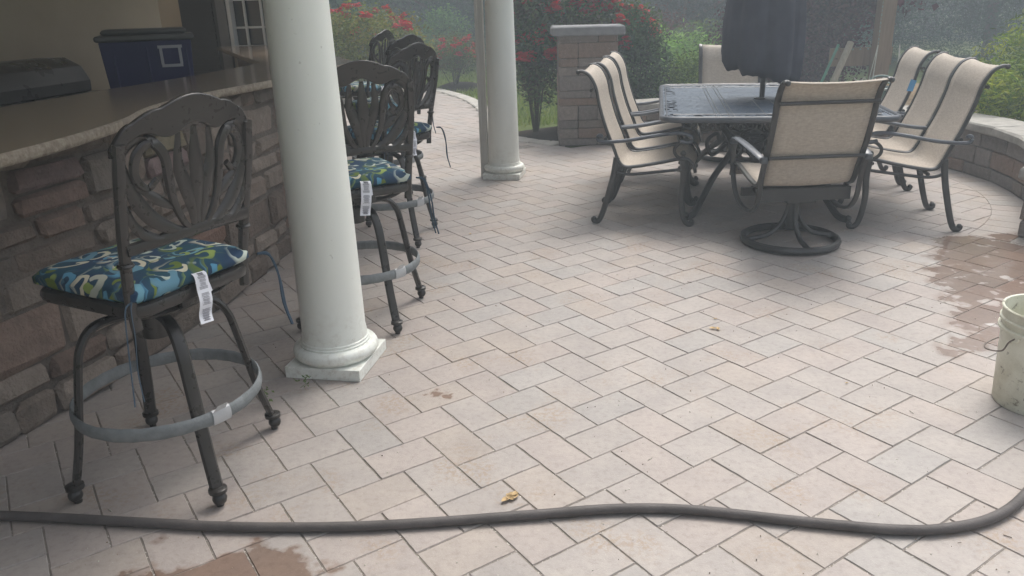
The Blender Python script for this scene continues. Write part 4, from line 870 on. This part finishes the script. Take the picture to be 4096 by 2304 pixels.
b.build('faded_print', MT['ink'], bk, 0)
r = np.random.default_rng(44); gb = MB()           # sand crumbs and bits of twig swept into and beside the joints
for k in range(900):
    x, y = r.uniform(-1.3, 3.0), 1.45 + 5.0 * r.random() ** 1.6
    q = r.uniform(0.0012, 0.0030); cz = 0.001 + q * 0.5; col = [(0.55, 0.52, 0.46), (0.30, 0.24, 0.18), (0.12, 0.09, 0.07)][r.choice(3, p=[0.55, 0.27, 0.18])]
    an = r.uniform(0, 6.28); L = q * (1 if r.random() < 0.93 else 6); gb.cbox((x, y, cz), (L * 1.5, q, q), q * 0.25, an, 0, col)
tag(gb.build('grit', MT['stone'], None, 0), 'loose sand grit and twig bits on the pavers', 'grit', kind='stuff')
def dry_leaf(x, y, s, label, seed, lobes=3):
    rg = random.Random(seed); m = MB()
    for q in range(lobes):
        a = rg.uniform(0, 6.28); ox, oy = (0 if q == 0 else rg.uniform(-1, 1) * s * 1.1), (0 if q == 0 else rg.uniform(-1, 1) * s * 0.7); V = []; K = 6
        for i in range(K + 1):
            t = i / K; wd = s * 0.35 * math.sin(math.pi * min(1, t * 0.95 + 0.04)); zz = s * (0.10 + 0.9 * (t - 0.5) ** 2)
            for e, cz in ((-1, 0.20), (0, 0), (1, 0.26)):
                lx, ly = (t - 0.5) * s * 1.3, e * wd; V.append((ox + lx * math.cos(a) - ly * math.sin(a), oy + lx * math.sin(a) + ly * math.cos(a), zz + cz * s * math.sin(math.pi * t)))
        m.add(V, [(i * 3 + k, i * 3 + k + 1, i * 3 + 4 + k, i * 3 + 3 + k) for i in range(K) for k in (0, 1)])
    o = m.build('dry_leaf', MT['dryleaf'], None, 60, (x, y, 0.001)); return tag(o, label, 'leaf', 'dry leaves on the pavers')
dry_leaf(-0.01, 2.03, 0.030, 'curled tan leaves lying just above the hose', 3, 4)
dry_leaf(0.935, 3.265, 0.026, 'curled brown leaf lying on the open pavers in mid patio', 8, 2)
dry_leaf(0.955, 3.39, 0.016, 'tiny brown leaf just behind the mid patio curled leaf', 9, 1)
dry_leaf(1.293, 2.706, 0.013, 'small brown leaf scrap on the pavers between bucket and hose', 10, 1)
dry_leaf(-0.265, 4.958, 0.022, 'small grey brown leaf on the pavers by the bar stools', 13, 1)
dry_leaf(2.60, 5.05, 0.016, 'brown leaf scrap behind the chair near the sitting wall', 14, 1)

# ---------------------------------------------------------------- plants
def leaf_cloud(ells, n, size, cols, seed, clump=0.16, per=14, flat=0.0, up=0.4, gap=0.0, aspect=0.55):
    r = np.random.default_rng(seed); vol = np.array([e[3] * e[4] * e[5] for e in ells]) ** 0.67; pr_ = vol / vol.sum(); nc = max(1, n // per)
    e = np.array(ells)[r.choice(len(ells), nc, p=pr_)]
    d = r.normal(size=(nc, 3)); d /= np.linalg.norm(d, axis=1)[:, None]; rad = r.uniform(0.25, 1.0, nc) ** 0.45
    cc = e[:, :3] + d * rad[:, None] * e[:, 3:6] * (1 + 0.22 * np.sin(d[:, [0]] * 7 + seed) * np.cos(d[:, [1]] * 6 + d[:, [2]] * 5))
    bright = 0.75 + 0.5 * r.random(nc)
    ci = r.integers(0, len(cols), nc)
    P = np.repeat(cc, per, 0) + r.normal(size=(nc * per, 3)) * clump * np.array([1, 1, 0.7]); N = len(P)
    P[:, 2] = np.maximum(P[:, 2], 0.02 + 0.05 * r.random(N))
    a = r.normal(size=(N, 3)) * np.array([1, 1, 0.7]); a /= np.linalg.norm(a, axis=1)[:, None]
    nrm = r.normal(size=(N, 3)) + np.array([0, 0, up * 2]); nrm -= a * (nrm * a).sum(1)[:, None]; nrm /= np.linalg.norm(nrm, axis=1)[:, None] + 1e-9; sd_ = np.cross(nrm, a)
    L = (size * r.uniform(0.7, 1.3, N))[:, None]; Wd = L * aspect * 0.5
    V = np.stack([P - a * L / 2, P + sd_ * Wd + nrm * L * 0.08, P + a * L / 2 - nrm * L * 0.1, P - sd_ * Wd + nrm * L * 0.08], 1).reshape(-1, 3)
    col = np.array(cols)[np.repeat(ci, per)] * (np.repeat(bright, per) * r.uniform(0.75, 1.25, N))[:, None]
    return V, N, col
def leaf_mesh(name, data, mat, parent=None):
    V, N, col = data; me = bpy.data.meshes.new(name); me.vertices.add(4 * N); me.vertices.foreach_set('co', V.ravel()); me.loops.add(4 * N); me.loops.foreach_set('vertex_index', np.arange(4 * N))
    me.polygons.add(N); me.polygons.foreach_set('loop_start', np.arange(0, 4 * N, 4)); me.update(calc_edges=True)
    at = me.attributes.new('Col', 'FLOAT_COLOR', 'FACE'); at.data.foreach_set('color', np.c_[col, np.ones(N)].ravel()); me.materials.append(mat)
    o = bpy.data.objects.new(name, me); COL.objects.link(o)
    if parent is not None: o.parent = parent
    return o
def stems(root, n, rad, h, seed, mat, r0=0.008, spread=1.0):
    rg = random.Random(seed); m = MB()
    for k in range(n):
        a = rg.uniform(0, 6.28); q = rg.uniform(0.3, 1) * rad; x0, y0 = 0.15 * q * math.cos(a), 0.15 * q * math.sin(a)
        m.tube(cr([(x0, y0, -0.02), (x0 + 0.35 * q * math.cos(a), y0 + 0.35 * q * math.sin(a), h * 0.4), (spread * q * math.cos(a + 0.2), spread * q * math.sin(a + 0.2), h * rg.uniform(0.75, 1))], 3), [r0, r0 * 0.9, r0 * 0.8, r0 * 0.7, r0 * 0.6, r0 * 0.5, r0 * 0.4], 5)
    return m.build('stems', mat, root)
def rose_head():
    m = MB(); rg = random.Random(21)
    for q in range(9):
        ox, oy, oz = (0, 0, 0) if q == 0 else (rg.uniform(-0.06, 0.06), rg.uniform(-0.06, 0.06), rg.uniform(-0.05, 0.04)); k0 = rg.uniform(0.8, 1.15)
        for ring, (rr, zz, n) in enumerate(((0.010, 0.022, 4), (0.021, 0.014, 6), (0.030, 0.002, 7))):
            for k in range(n):
                a = 2 * math.pi * k / n + ring + q; b_ = 0.6; s = 0.016 + 0.006 * ring; c = np.array([ox + rr * math.cos(a), oy + rr * math.sin(a), oz + zz]); t = np.array([-math.sin(a), math.cos(a), 0]); u = np.array([math.cos(a) * (0.3 + 0.3 * ring), math.sin(a) * (0.3 + 0.3 * ring), 0.8 - 0.25 * ring])
                f = rg.uniform(0.75, 1.2) * k0; m.add([c - t * s * 0.6, c + t * s * 0.6, c + t * s + u * s, c + u * s * 1.3, c - t * s + u * s], [(0, 1, 2, 3, 4)], (0.55 * f, 0.045 * f, 0.070 * f))
    return m
_rose = rose_head().build('flower', MT['petal'], None, 0); ROSE_ME = _rose.data; bpy.data.objects.remove(_rose)
G_ROSE = [(0.12, 0.155, 0.045), (0.09, 0.135, 0.045), (0.15, 0.165, 0.055), (0.12, 0.08, 0.045)]
G_DARK = [(0.052, 0.100, 0.048), (0.070, 0.125, 0.060), (0.085, 0.130, 0.062), (0.055, 0.070, 0.045)]
def rose_bush(loc, ells, n, nfl, label, seed, hst, rad, cols=G_ROSE, size=0.055, fl=1.0, nst=14, fz=0.2):
    root = empty('rose_bush', loc, 0, label, 'bush', 'red rose bushes'); leaf_mesh('foliage', leaf_cloud(ells, n, size, cols, seed, 0.085, 12), MT['leaf'], root); stems(root, nst, rad, hst, seed, MT['stem'])
    rg = random.Random(seed + 1)
    for k in range(nfl):
        e = rg.choice(ells); a, b_ = rg.uniform(0, 2 * math.pi), math.asin(rg.uniform(fz, 0.97)); f = rg.uniform(0.9, 1.08)
        o = bpy.data.objects.new('flower', ROSE_ME); COL.objects.link(o); o.parent = root
        o.location = (e[0] + e[3] * f * math.cos(b_) * math.cos(a), e[1] + e[4] * f * math.cos(b_) * math.sin(a), e[2] + e[5] * f * math.sin(b_)); s = rg.uniform(0.7, 1.25) * fl; o.scale = (s, s, s); o.rotation_euler = (rg.uniform(-0.5, 0.5), rg.uniform(-0.5, 0.5), rg.uniform(0, 6))
    return root
rose_bush((-2.25, 13.2, 0), [(0, 0, 0.85, 0.85, 0.7, 0.62), (0.55, -0.1, 0.75, 0.5, 0.5, 0.5), (-0.6, 0, 0.8, 0.6, 0.6, 0.6)], 14000, 26, 'big rose bush covered in red flowers behind the bar stools', 31, 1.1, 0.8, [(0.23, 0.25, 0.060), (0.17, 0.21, 0.055), (0.25, 0.21, 0.065), (0.12, 0.15, 0.045)], 0.055, 0.75, fz=0.45)
rose_bush((-0.95, 15.0, 0), [(0, 0, 0.60, 0.50, 0.45, 0.30), (0.1, 0, 0.45, 0.40, 0.4, 0.22)], 4200, 22, 'small round rose bush alone on the lawn by the path', 32, 0.6, 0.4, G_ROSE, 0.045, 0.7)
rose_bush((0.34, 9.25, 0), [(0, 0, 1.05, 0.30, 0.32, 0.62), (0.02, -0.05, 0.75, 0.26, 0.28, 0.4), (-0.05, 0.0, 1.35, 0.28, 0.28, 0.35)], 7500, 34, 'tall rose bush between the farther column and the pillar', 33, 1.1, 0.26, [(0.055, 0.105, 0.050), (0.080, 0.125, 0.058), (0.115, 0.145, 0.062), (0.070, 0.060, 0.040)], 0.05, 0.95, 16, 0.25)
rose_bush((0.98, 9.45, 0), [(0, 0, 1.0, 0.42, 0.35, 0.55), (-0.05, 0, 1.35, 0.4, 0.3, 0.3)], 6000, 48, 'rose bush blooming red right behind the stone pillar', 34, 1.1, 0.3, [(0.10, 0.135, 0.05), (0.13, 0.16, 0.06), (0.09, 0.07, 0.04)], 0.05, 0.85, 12, 0.5)
rose_bush((1.52, 9.2, 0), [(0, 0, 0.70, 0.30, 0.3, 0.52), (-0.08, 0.05, 1.05, 0.22, 0.25, 0.32)], 6500, 18, 'dark rose bush with few red flowers to the right of the pillar', 35, 0.9, 0.26, G_DARK, 0.05, 0.85, 14, 0.35)
def shrub(name, loc, ells, n, size, cols, seed, label, cat='shrub', nst=8, hst=0.5, rad=0.3, **kw):
    root = empty(name, loc, 0, label, cat); leaf_mesh('foliage', leaf_cloud(ells, n, size, cols, seed, **kw), MT['leaf'], root); stems(root, nst, rad, hst, seed, MT['stem']); return root
shrub('boxwood_shrub', (2.12, 9.25, 0), [(0, 0, 0.42, 0.33, 0.3, 0.40)], 7000, 0.032, [(0.10, 0.16, 0.038), (0.17, 0.23, 0.052), (0.07, 0.11, 0.034)], 41, 'fine leaved boxwood shrub behind the low wall beside the far chair', clump=0.06)
shrub('grassy_plant', (2.65, 12.6, 0), [(0, 0, 0.38, 0.9, 0.5, 0.46), (-0.5, 0.3, 0.5, 0.5, 0.4, 0.46)], 9000, 0.10, [(0.22, 0.38, 0.10), (0.17, 0.32, 0.08), (0.27, 0.41, 0.12)], 42, 'bright green leafy clump on the lawn behind the boxwood', 'plant', aspect=0.3, clump=0.12)
shrub('green_bush', (-1.55, 19.4, 0), [(0.2, 0, 0.65, 0.45, 0.4, 0.42), (0.1, 0, 1.0, 0.27, 0.3, 0.28)], 4500, 0.08, [(0.11, 0.25, 0.07), (0.09, 0.20, 0.06), (0.14, 0.28, 0.08)], 43, 'light green bush behind the small rose bush')
shrub('perennial_plant', (3.45, 14.2, 0), [(0, 0, 0.62, 0.55, 0.4, 0.30)], 2600, 0.09, [(0.09, 0.15, 0.05), (0.06, 0.11, 0.04), (0.12, 0.16, 0.06)], 44, 'low pale green plant under the dark trees left of the umbrella', 'plant')
shrub('barberry_shrub', (2.85, 14.8, 0), [(0, 0, 0.85, 0.45, 0.4, 0.30)], 2600, 0.05, [(0.09, 0.022, 0.022), (0.07, 0.03, 0.025), (0.11, 0.03, 0.03)], 45, 'small dull red shrub under the dark trees left of the umbrella')
def juniper(loc, ells, n, seed, label):
    root = empty('juniper', loc, 0, label, 'shrub', 'golden junipers beyond the sitting wall'); V, N, col = leaf_cloud(ells, n, 0.085, [(0.23, 0.29, 0.035), (0.16, 0.23, 0.03), (0.31, 0.33, 0.045), (0.08, 0.13, 0.03)], seed, 0.07, 20, aspect=0.16, up=0.1)
    leaf_mesh('foliage', (V, N, col), MT['leaf'], root); stems(root, 10, 0.5, 0.55, seed, MT['stem'], 0.012); return root
juniper((4.65, 6.95, 0), [(0, 0, 0.42, 0.75, 0.6, 0.44), (0.25, -0.4, 0.45, 0.6, 0.5, 0.40)], 18000, 51, 'golden green juniper spreading over the sitting wall')
juniper((5.45, 7.9, 0), [(0, 0, 0.62, 0.75, 0.6, 0.60)], 11000, 52, 'taller golden juniper at the right edge behind the first one')

def trunk(root, h, r, seed, limbs=7):
    rg = random.Random(seed); m = MB(); pr = cr([(0, 0, -0.1), (rg.uniform(-.1, .1), rg.uniform(-.1, .1), h * 0.4), (rg.uniform(-.25, .25), rg.uniform(-.25, .25), h)], 6)
    m.tube(pr, [r * (1 - 0.75 * i / (len(pr) - 1)) for i in range(len(pr))], 9)
    for k in range(limbs):
        t = rg.uniform(0.18, 0.85); p = pr[int(t * (len(pr) - 1))]; a = rg.uniform(0, 6.28); L = h * 0.35 * (1.1 - t * 0.6); q = r * 0.4 * (1 - t * 0.5)
        m.tube(cr([tuple(p), (p[0] + 0.5 * L * math.cos(a), p[1] + 0.5 * L * math.sin(a), p[2] + 0.22 * L), (p[0] + L * math.cos(a + .2), p[1] + L * math.sin(a + .2), p[2] + 0.6 * L)], 4), [q * (1 - 0.08 * i) for i in range(9)], 6)
    return m.build('trunk', MT['bark'], root)
def tree(name, loc, h, w_, n, size, cols, seed, label, cat='tree', group='trees at the back of the garden', low=0.15, aspect=0.55, trunk_r=0.14):
    root = empty(name, loc, 0, label, cat, group); rg = random.Random(seed); ells = []
    for k in range(9):
        z = low * h + (h * (0.92 - low)) * (k / 8); wr = w_ * (0.60 + 0.4 * math.sin(math.pi * (k + 1.5) / 10)) * 0.72
        ells.append((rg.uniform(-.3, .3) * w_, rg.uniform(-.3, .3) * w_, z, wr, wr, h * 0.13))
    lo = [e for e in ells if e[2] - e[5] < 2.0]; hi = [e for e in ells if e[2] + e[5] > 2.0]
    a_ = leaf_cloud(lo, int(n * 4.5), size * 0.42, cols, seed, 0.16, 24, aspect=aspect * 1.1); b_ = leaf_cloud(hi, n, size * 1.1, cols, seed + 500, 0.22, 14, aspect=aspect)
    leaf_mesh('crown', (np.concatenate([a_[0], b_[0]]), a_[1] + b_[1], np.concatenate([a_[2], b_[2]])), MT['dleaf'], root); trunk(root, h * 0.85, trunk_r, seed); return root
TC1 = [(0.030, 0.100, 0.050), (0.042, 0.125, 0.062), (0.026, 0.072, 0.042), (0.050, 0.140, 0.066)]
TC2 = [(0.016, 0.042, 0.030), (0.022, 0.058, 0.038), (0.014, 0.032, 0.024)]
TC3 = [(0.085, 0.022, 0.045), (0.11, 0.030, 0.055), (0.055, 0.016, 0.034), (0.12, 0.045, 0.055)]
tree('leafy_tree', (-4.6, 20.5, 0), 6.5, 2.2, 7000, 0.13, TC1, 61, 'dark leafy tree above the big rose bush at the back left')
tree('leafy_tree', (-1.3, 21.8, 0), 7.0, 2.3, 7500, 0.13, TC1, 62, 'dark leafy tree seen between the bar stools and the farther column')
tree('leafy_tree', (1.6, 21.0, 0), 6.8, 2.2, 7500, 0.13, [(0.035, 0.072, 0.036), (0.045, 0.085, 0.042), (0.028, 0.05, 0.03)], 63, 'lighter green tree above the pillar and its rose bush')
tree('leafy_tree', (4.3, 18.6, 0), 6.8, 2.0, 9000, 0.12, TC2, 64, 'nearly black tree just left of the umbrella')
tree('leafy_tree', (6.6, 19.5, 0), 6.4, 2.2, 7500, 0.13, TC2, 65, 'very dark tree hidden behind the umbrella and purple maple')
tree('purple_maple', (4.60, 12.3, 0), 3.4, 1.45, 12000, 0.13, TC3, 66, 'purple leaved maple right of the umbrella', low=0.05, trunk_r=0.09)
E = [(0.022, 0.078, 0.040), (0.030, 0.098, 0.050), (0.018, 0.056, 0.032)]
for k, (x, y, lb) in enumerate([(8.1, 17.6, 'dark evergreen behind the wooden swing set post'), (10.2, 17.0, 'dark evergreen behind the hanging swing chains'), (12.3, 16.2, 'dark evergreen farthest to the right of the garden')]):
    tree('evergreen_tree', (x, y, 0), 6.0, 1.9, 9500, 0.16, E, 71 + k, lb, 'tree', 'dark evergreens on the right', 0.06, 0.22)
w1_ = leaf_cloud([(x, 26 + 1.0 * math.sin(x), 1.0, 2.2, 1.0, 1.25) for k, x in enumerate(range(-14, 26, 2))], 130000, 0.10, TC1 + TC2, 80, 0.25, 24)
w2_ = leaf_cloud([(x, 27.5 + 1.5 * math.sin(x), 2.6 + 1.2 * (k % 2), 3.0, 1.6, 2.2) for k, x in enumerate(range(-16, 30, 3))], 50000, 0.28, TC1 + TC2, 81, 0.4, 14)
wd = (np.concatenate([w1_[0], w2_[0]]), w1_[1] + w2_[1], np.concatenate([w1_[2], w2_[2]]))
tag(leaf_mesh('woodland', wd, MT['dleaf']), 'dark wood closing off the far side of the garden', 'woodland', kind='stuff')
# short grass standing on the lawn where it shows
r = np.random.default_rng(5); N = 26000
gx, gy = r.uniform(-2.2, 4.0, N), r.uniform(8.9, 20.0, N); keep = np.array([(x > right_limit(min(max(y, 8.3), 16.2)) + 0.30) and not (x < 3.0 and y < 10.0 and x > 0.0) and not (x > 3.0 and y < 13.4) for x, y in zip(gx, gy)])
P = np.c_[gx, gy, np.full(N, -0.05)][keep]; N = len(P); an = r.uniform(0, 6.28, N); hgt = r.uniform(0.035, 0.075, N); sd_ = np.c_[np.cos(an), np.sin(an), np.zeros(N)] * 0.012; tip = P + np.c_[r.normal(0, 0.018, N), r.normal(0, 0.018, N), hgt]
V = np.stack([P - sd_, P + sd_, tip + sd_ * 0.15, tip - sd_ * 0.15], 1).reshape(-1, 3); col = np.array([(0.20, 0.26, 0.06), (0.16, 0.225, 0.05), (0.24, 0.27, 0.075)])[r.integers(0, 3, N)] * r.uniform(0.8, 1.2, N)[:, None]
tag(leaf_mesh('grass', (V, N, col), MT['leaf']), 'short lawn grass', 'grass', kind='stuff')
def weed(x, y, seed, label):
    root = empty('weed', (x, y, 0), 0, label, 'weed', 'weeds in the joints'); V, N, col = leaf_cloud([(0, 0, 0.006, 0.03, 0.018, 0.006)], 24, 0.015, [(0.14, 0.20, 0.08), (0.10, 0.15, 0.06)], seed, 0.010, 6); leaf_mesh('leaves', (V, N, col), MT['leaf'], root)
weed(-0.85, 2.78, 91, 'small green weed in the joint in front of the nearer column'); weed(-0.95, 2.66, 92, 'tiny weed sprig between nearest stool leg and column')

# ---------------------------------------------------------------- play set and swings at the back
ps = empty('swing_set', (5.0, 11.0, 0), 0, 'wooden swing set with a slanted pole and planked tower', 'swing set')
def beam(p, q, r, mat, name, n=4, flat=1.0):
    m = MB(); m.tube([p, q], r, n, flat=flat); o = m.build(name, mat, ps, 30); return o
m = MB(); m.box((0.12, 0, 1.15), (0.20, 0.16, 2.3)); m.build('tower_post', MT['wood'], ps, 0)
m = MB(); m.box((-0.10, 0.12, 0.60), (0.85, 0.05, 0.24)); m.build('plank', MT['wood'], ps, 0)
m = MB()
for k in range(7): m.ball((-0.44 + k * 0.105, 0.09, 0.70), 0.013, 6)
m.build('bolts', MT['chain'], ps)
beam((-0.35, -0.1, 0.80), (-0.82, -0.5, -0.03), 0.045, MT['palewood'], 'slanted_pole', 8)
beam((-0.52, -0.12, 0.78), (-0.98, -0.5, -0.03), 0.018, MT['rail'], 'green_rail', 8)
beam((-0.3, -1.3, 2.35), (4.2, -1.3, 2.25), 0.09, MT['wood'], 'top_beam', 8)
beam((3.9, -1.6, -0.05), (3.95, -1.32, 2.3), 0.06, MT['wood'], 'end_leg', 8); beam((4.0, -0.9, -0.05), (3.95, -1.28, 2.3), 0.06, MT['wood'], 'end_leg', 8)
beam((0.0, -1.3, 2.30), (0.05, 0.0, 2.25), 0.06, MT['wood'], 'brace', 8)
m = MB()
for row, zz in ((0, 0.345), (1, 0.17)):
    for k in range(5): m.tube([(-0.20 + k * 0.135 + 0.06 * math.cos(R(q)), -0.15, zz + 0.045 * math.sin(R(q))) for q in range(180, 361, 20)], 0.008, 6)
m.build('scalloped_edging', MT['rope'], ps)
def chain(pts, name, mat, r, parent, links=True):
    m = MB(); P = [Vector(p) for p in pts]
    for a, b_ in zip(P[:-1], P[1:]):
        L = (b_ - a).length
        if links:
            n_ = int(L / 0.045)
            for k in range(n_): p = a.lerp(b_, (k + 0.15) / n_); q = a.lerp(b_, (k + 0.85) / n_); m.tube([p, q], r * (1.0 if k % 2 else 0.6), 5)
        else: m.tube([a, b_], r, 6)
    return m.build(name, mat, parent)
def swing(x0, x1, y, z, label):
    s = empty('swing', ((x0 + x1) / 2, y, 0), 0, label, 'swing', 'belt swings on chains'); h = (x1 - x0) / 2
    for sx in (-1, 1): chain([(sx * h, 0, 2.28), (sx * h * 0.98, 0, z)], 'chain', MT['chain'], 0.0065, s)
    m = MB(); m.tube(cr([(-h * 0.98, 0, z), (-h * 0.6, 0, z - 0.09), (0, 0, z - 0.12), (h * 0.6, 0, z - 0.09), (h * 0.98, 0, z)], 5), 0.012, 8, flat=6.0, up=(0, 0, 1)); m.build('seat', MT['swingseat'], s)
swing(4.95, 5.37, 9.72, 0.62, 'belt swing on chains directly behind the chair with blue strap')
swing(5.19, 5.655, 9.70, 0.50, 'belt swing on chains nearer the juniper side')
bs = empty('toddler_swing', (4.53, 9.55, 0), R(-12), 'green bucket toddler swing hanging on thin pale ropes', 'swing')
m = MB(); V = []; NS = 20
for zz, rx, ry in ((0.215, 0.09, 0.08), (0.235, 0.135, 0.12), (0.30, 0.155, 0.14), (0.34, 0.155, 0.14), (0.335, 0.14, 0.125), (0.245, 0.12, 0.11)):
    V += [(rx * math.cos(2 * math.pi * k / NS), ry * math.sin(2 * math.pi * k / NS), zz) for k in range(NS)]
m.add(V, [(i * NS + k, i * NS + (k + 1) % NS, (i + 1) * NS + (k + 1) % NS, (i + 1) * NS + k) for i in range(5) for k in range(NS)] + [tuple(range(NS))[::-1], tuple(range(5 * NS, 6 * NS))]); m.build('seat', MT['swingseat'], bs)
m = MB(); m.tube([(0.165 * math.cos(R(q)), 0.15 * math.sin(R(q)), 0.345) for q in range(0, 360, 15)], 0.016, 8, closed=True); m.build('rim', MT['swingrim'], bs)
m = MB(); m.tube(cr([(-0.14, 0.08, 0.34), (-0.12, 0.13, 0.44), (0, 0.15, 0.475), (0.12, 0.13, 0.44), (0.14, 0.08, 0.34)], 5), 0.013, 8); m.tube(cr([(-0.14, 0.09, 0.39), (0, 0.155, 0.41), (0.14, 0.09, 0.39)], 6), 0.012, 8, flat=3.5, up=(0, 0, 1)); m.build('back', MT['swingseat'], bs)
for sx in (-1, 1): chain([(sx * 0.155, -0.09, 0.35), (sx * 0.12 , 0.0, 0.84), (sx * 0.16, 0.11, 0.35)], 'rope', MT['rope'], 0.0055, bs, False); chain([(sx * 0.12, 0.0, 0.84), (sx * 0.13, 0, 2.28)], 'chain', MT['chain'], 0.007, bs)
rg = random.Random(17)
for k, (x, y, s, lb) in enumerate([(3.55, 9.55, 0.20, 'tan boulder just right of the umbrella'), (3.95, 10.1, 0.16, 'smaller tan boulder behind the first boulder'), (4.30, 10.8, 0.15, 'tan boulder near the slanted pole')]):
    m = MB(); n_ = 9; V = []
    for i in range(n_ + 1):
        for j in range(14):
            t, p = math.pi * i / n_, 2 * math.pi * j / 14; q = s * (1 + 0.22 * math.sin(2.3 * p + k) * math.sin(t) + 0.12 * math.cos(4 * p + 2 * t + k)); V.append((1.3 * q * math.sin(t) * math.cos(p), q * math.sin(t) * math.sin(p), 0.7 * q * math.cos(t)))
    m.add(V, [(i * 14 + j, (i + 1) * 14 + j, (i + 1) * 14 + (j + 1) % 14, i * 14 + (j + 1) % 14) for i in range(n_) for j in range(14)]); tag(m.build('boulder', MT['rock'], None, 40, (x, y, 0.04)), lb, 'boulder', 'boulders by the play area')

# ---------------------------------------------------------------- haze volume added to stand in for lens glare
hz = MB(); hz.box((0, 14, 4.0), (70, 56, 10.4)); hm = bpy.data.materials.new('lens_glare_haze'); hm.use_nodes = True; hn = hm.node_tree.nodes
for n in list(hn): hn.remove(n)
ho_ = hn.new('ShaderNodeOutputMaterial'); hv = hn.new('ShaderNodeVolumePrincipled'); hv.inputs['Color'].default_value = (0.82, 0.93, 1.0, 1); hv.inputs['Density'].default_value = 0.0165; hv.inputs['Anisotropy'].default_value = 0.2
hm.node_tree.links.new(hv.outputs[0], ho_.inputs['Volume'])
tag(hz.build('haze', hm, None, 0), 'thin pale haze over the garden', 'haze', kind='stuff')
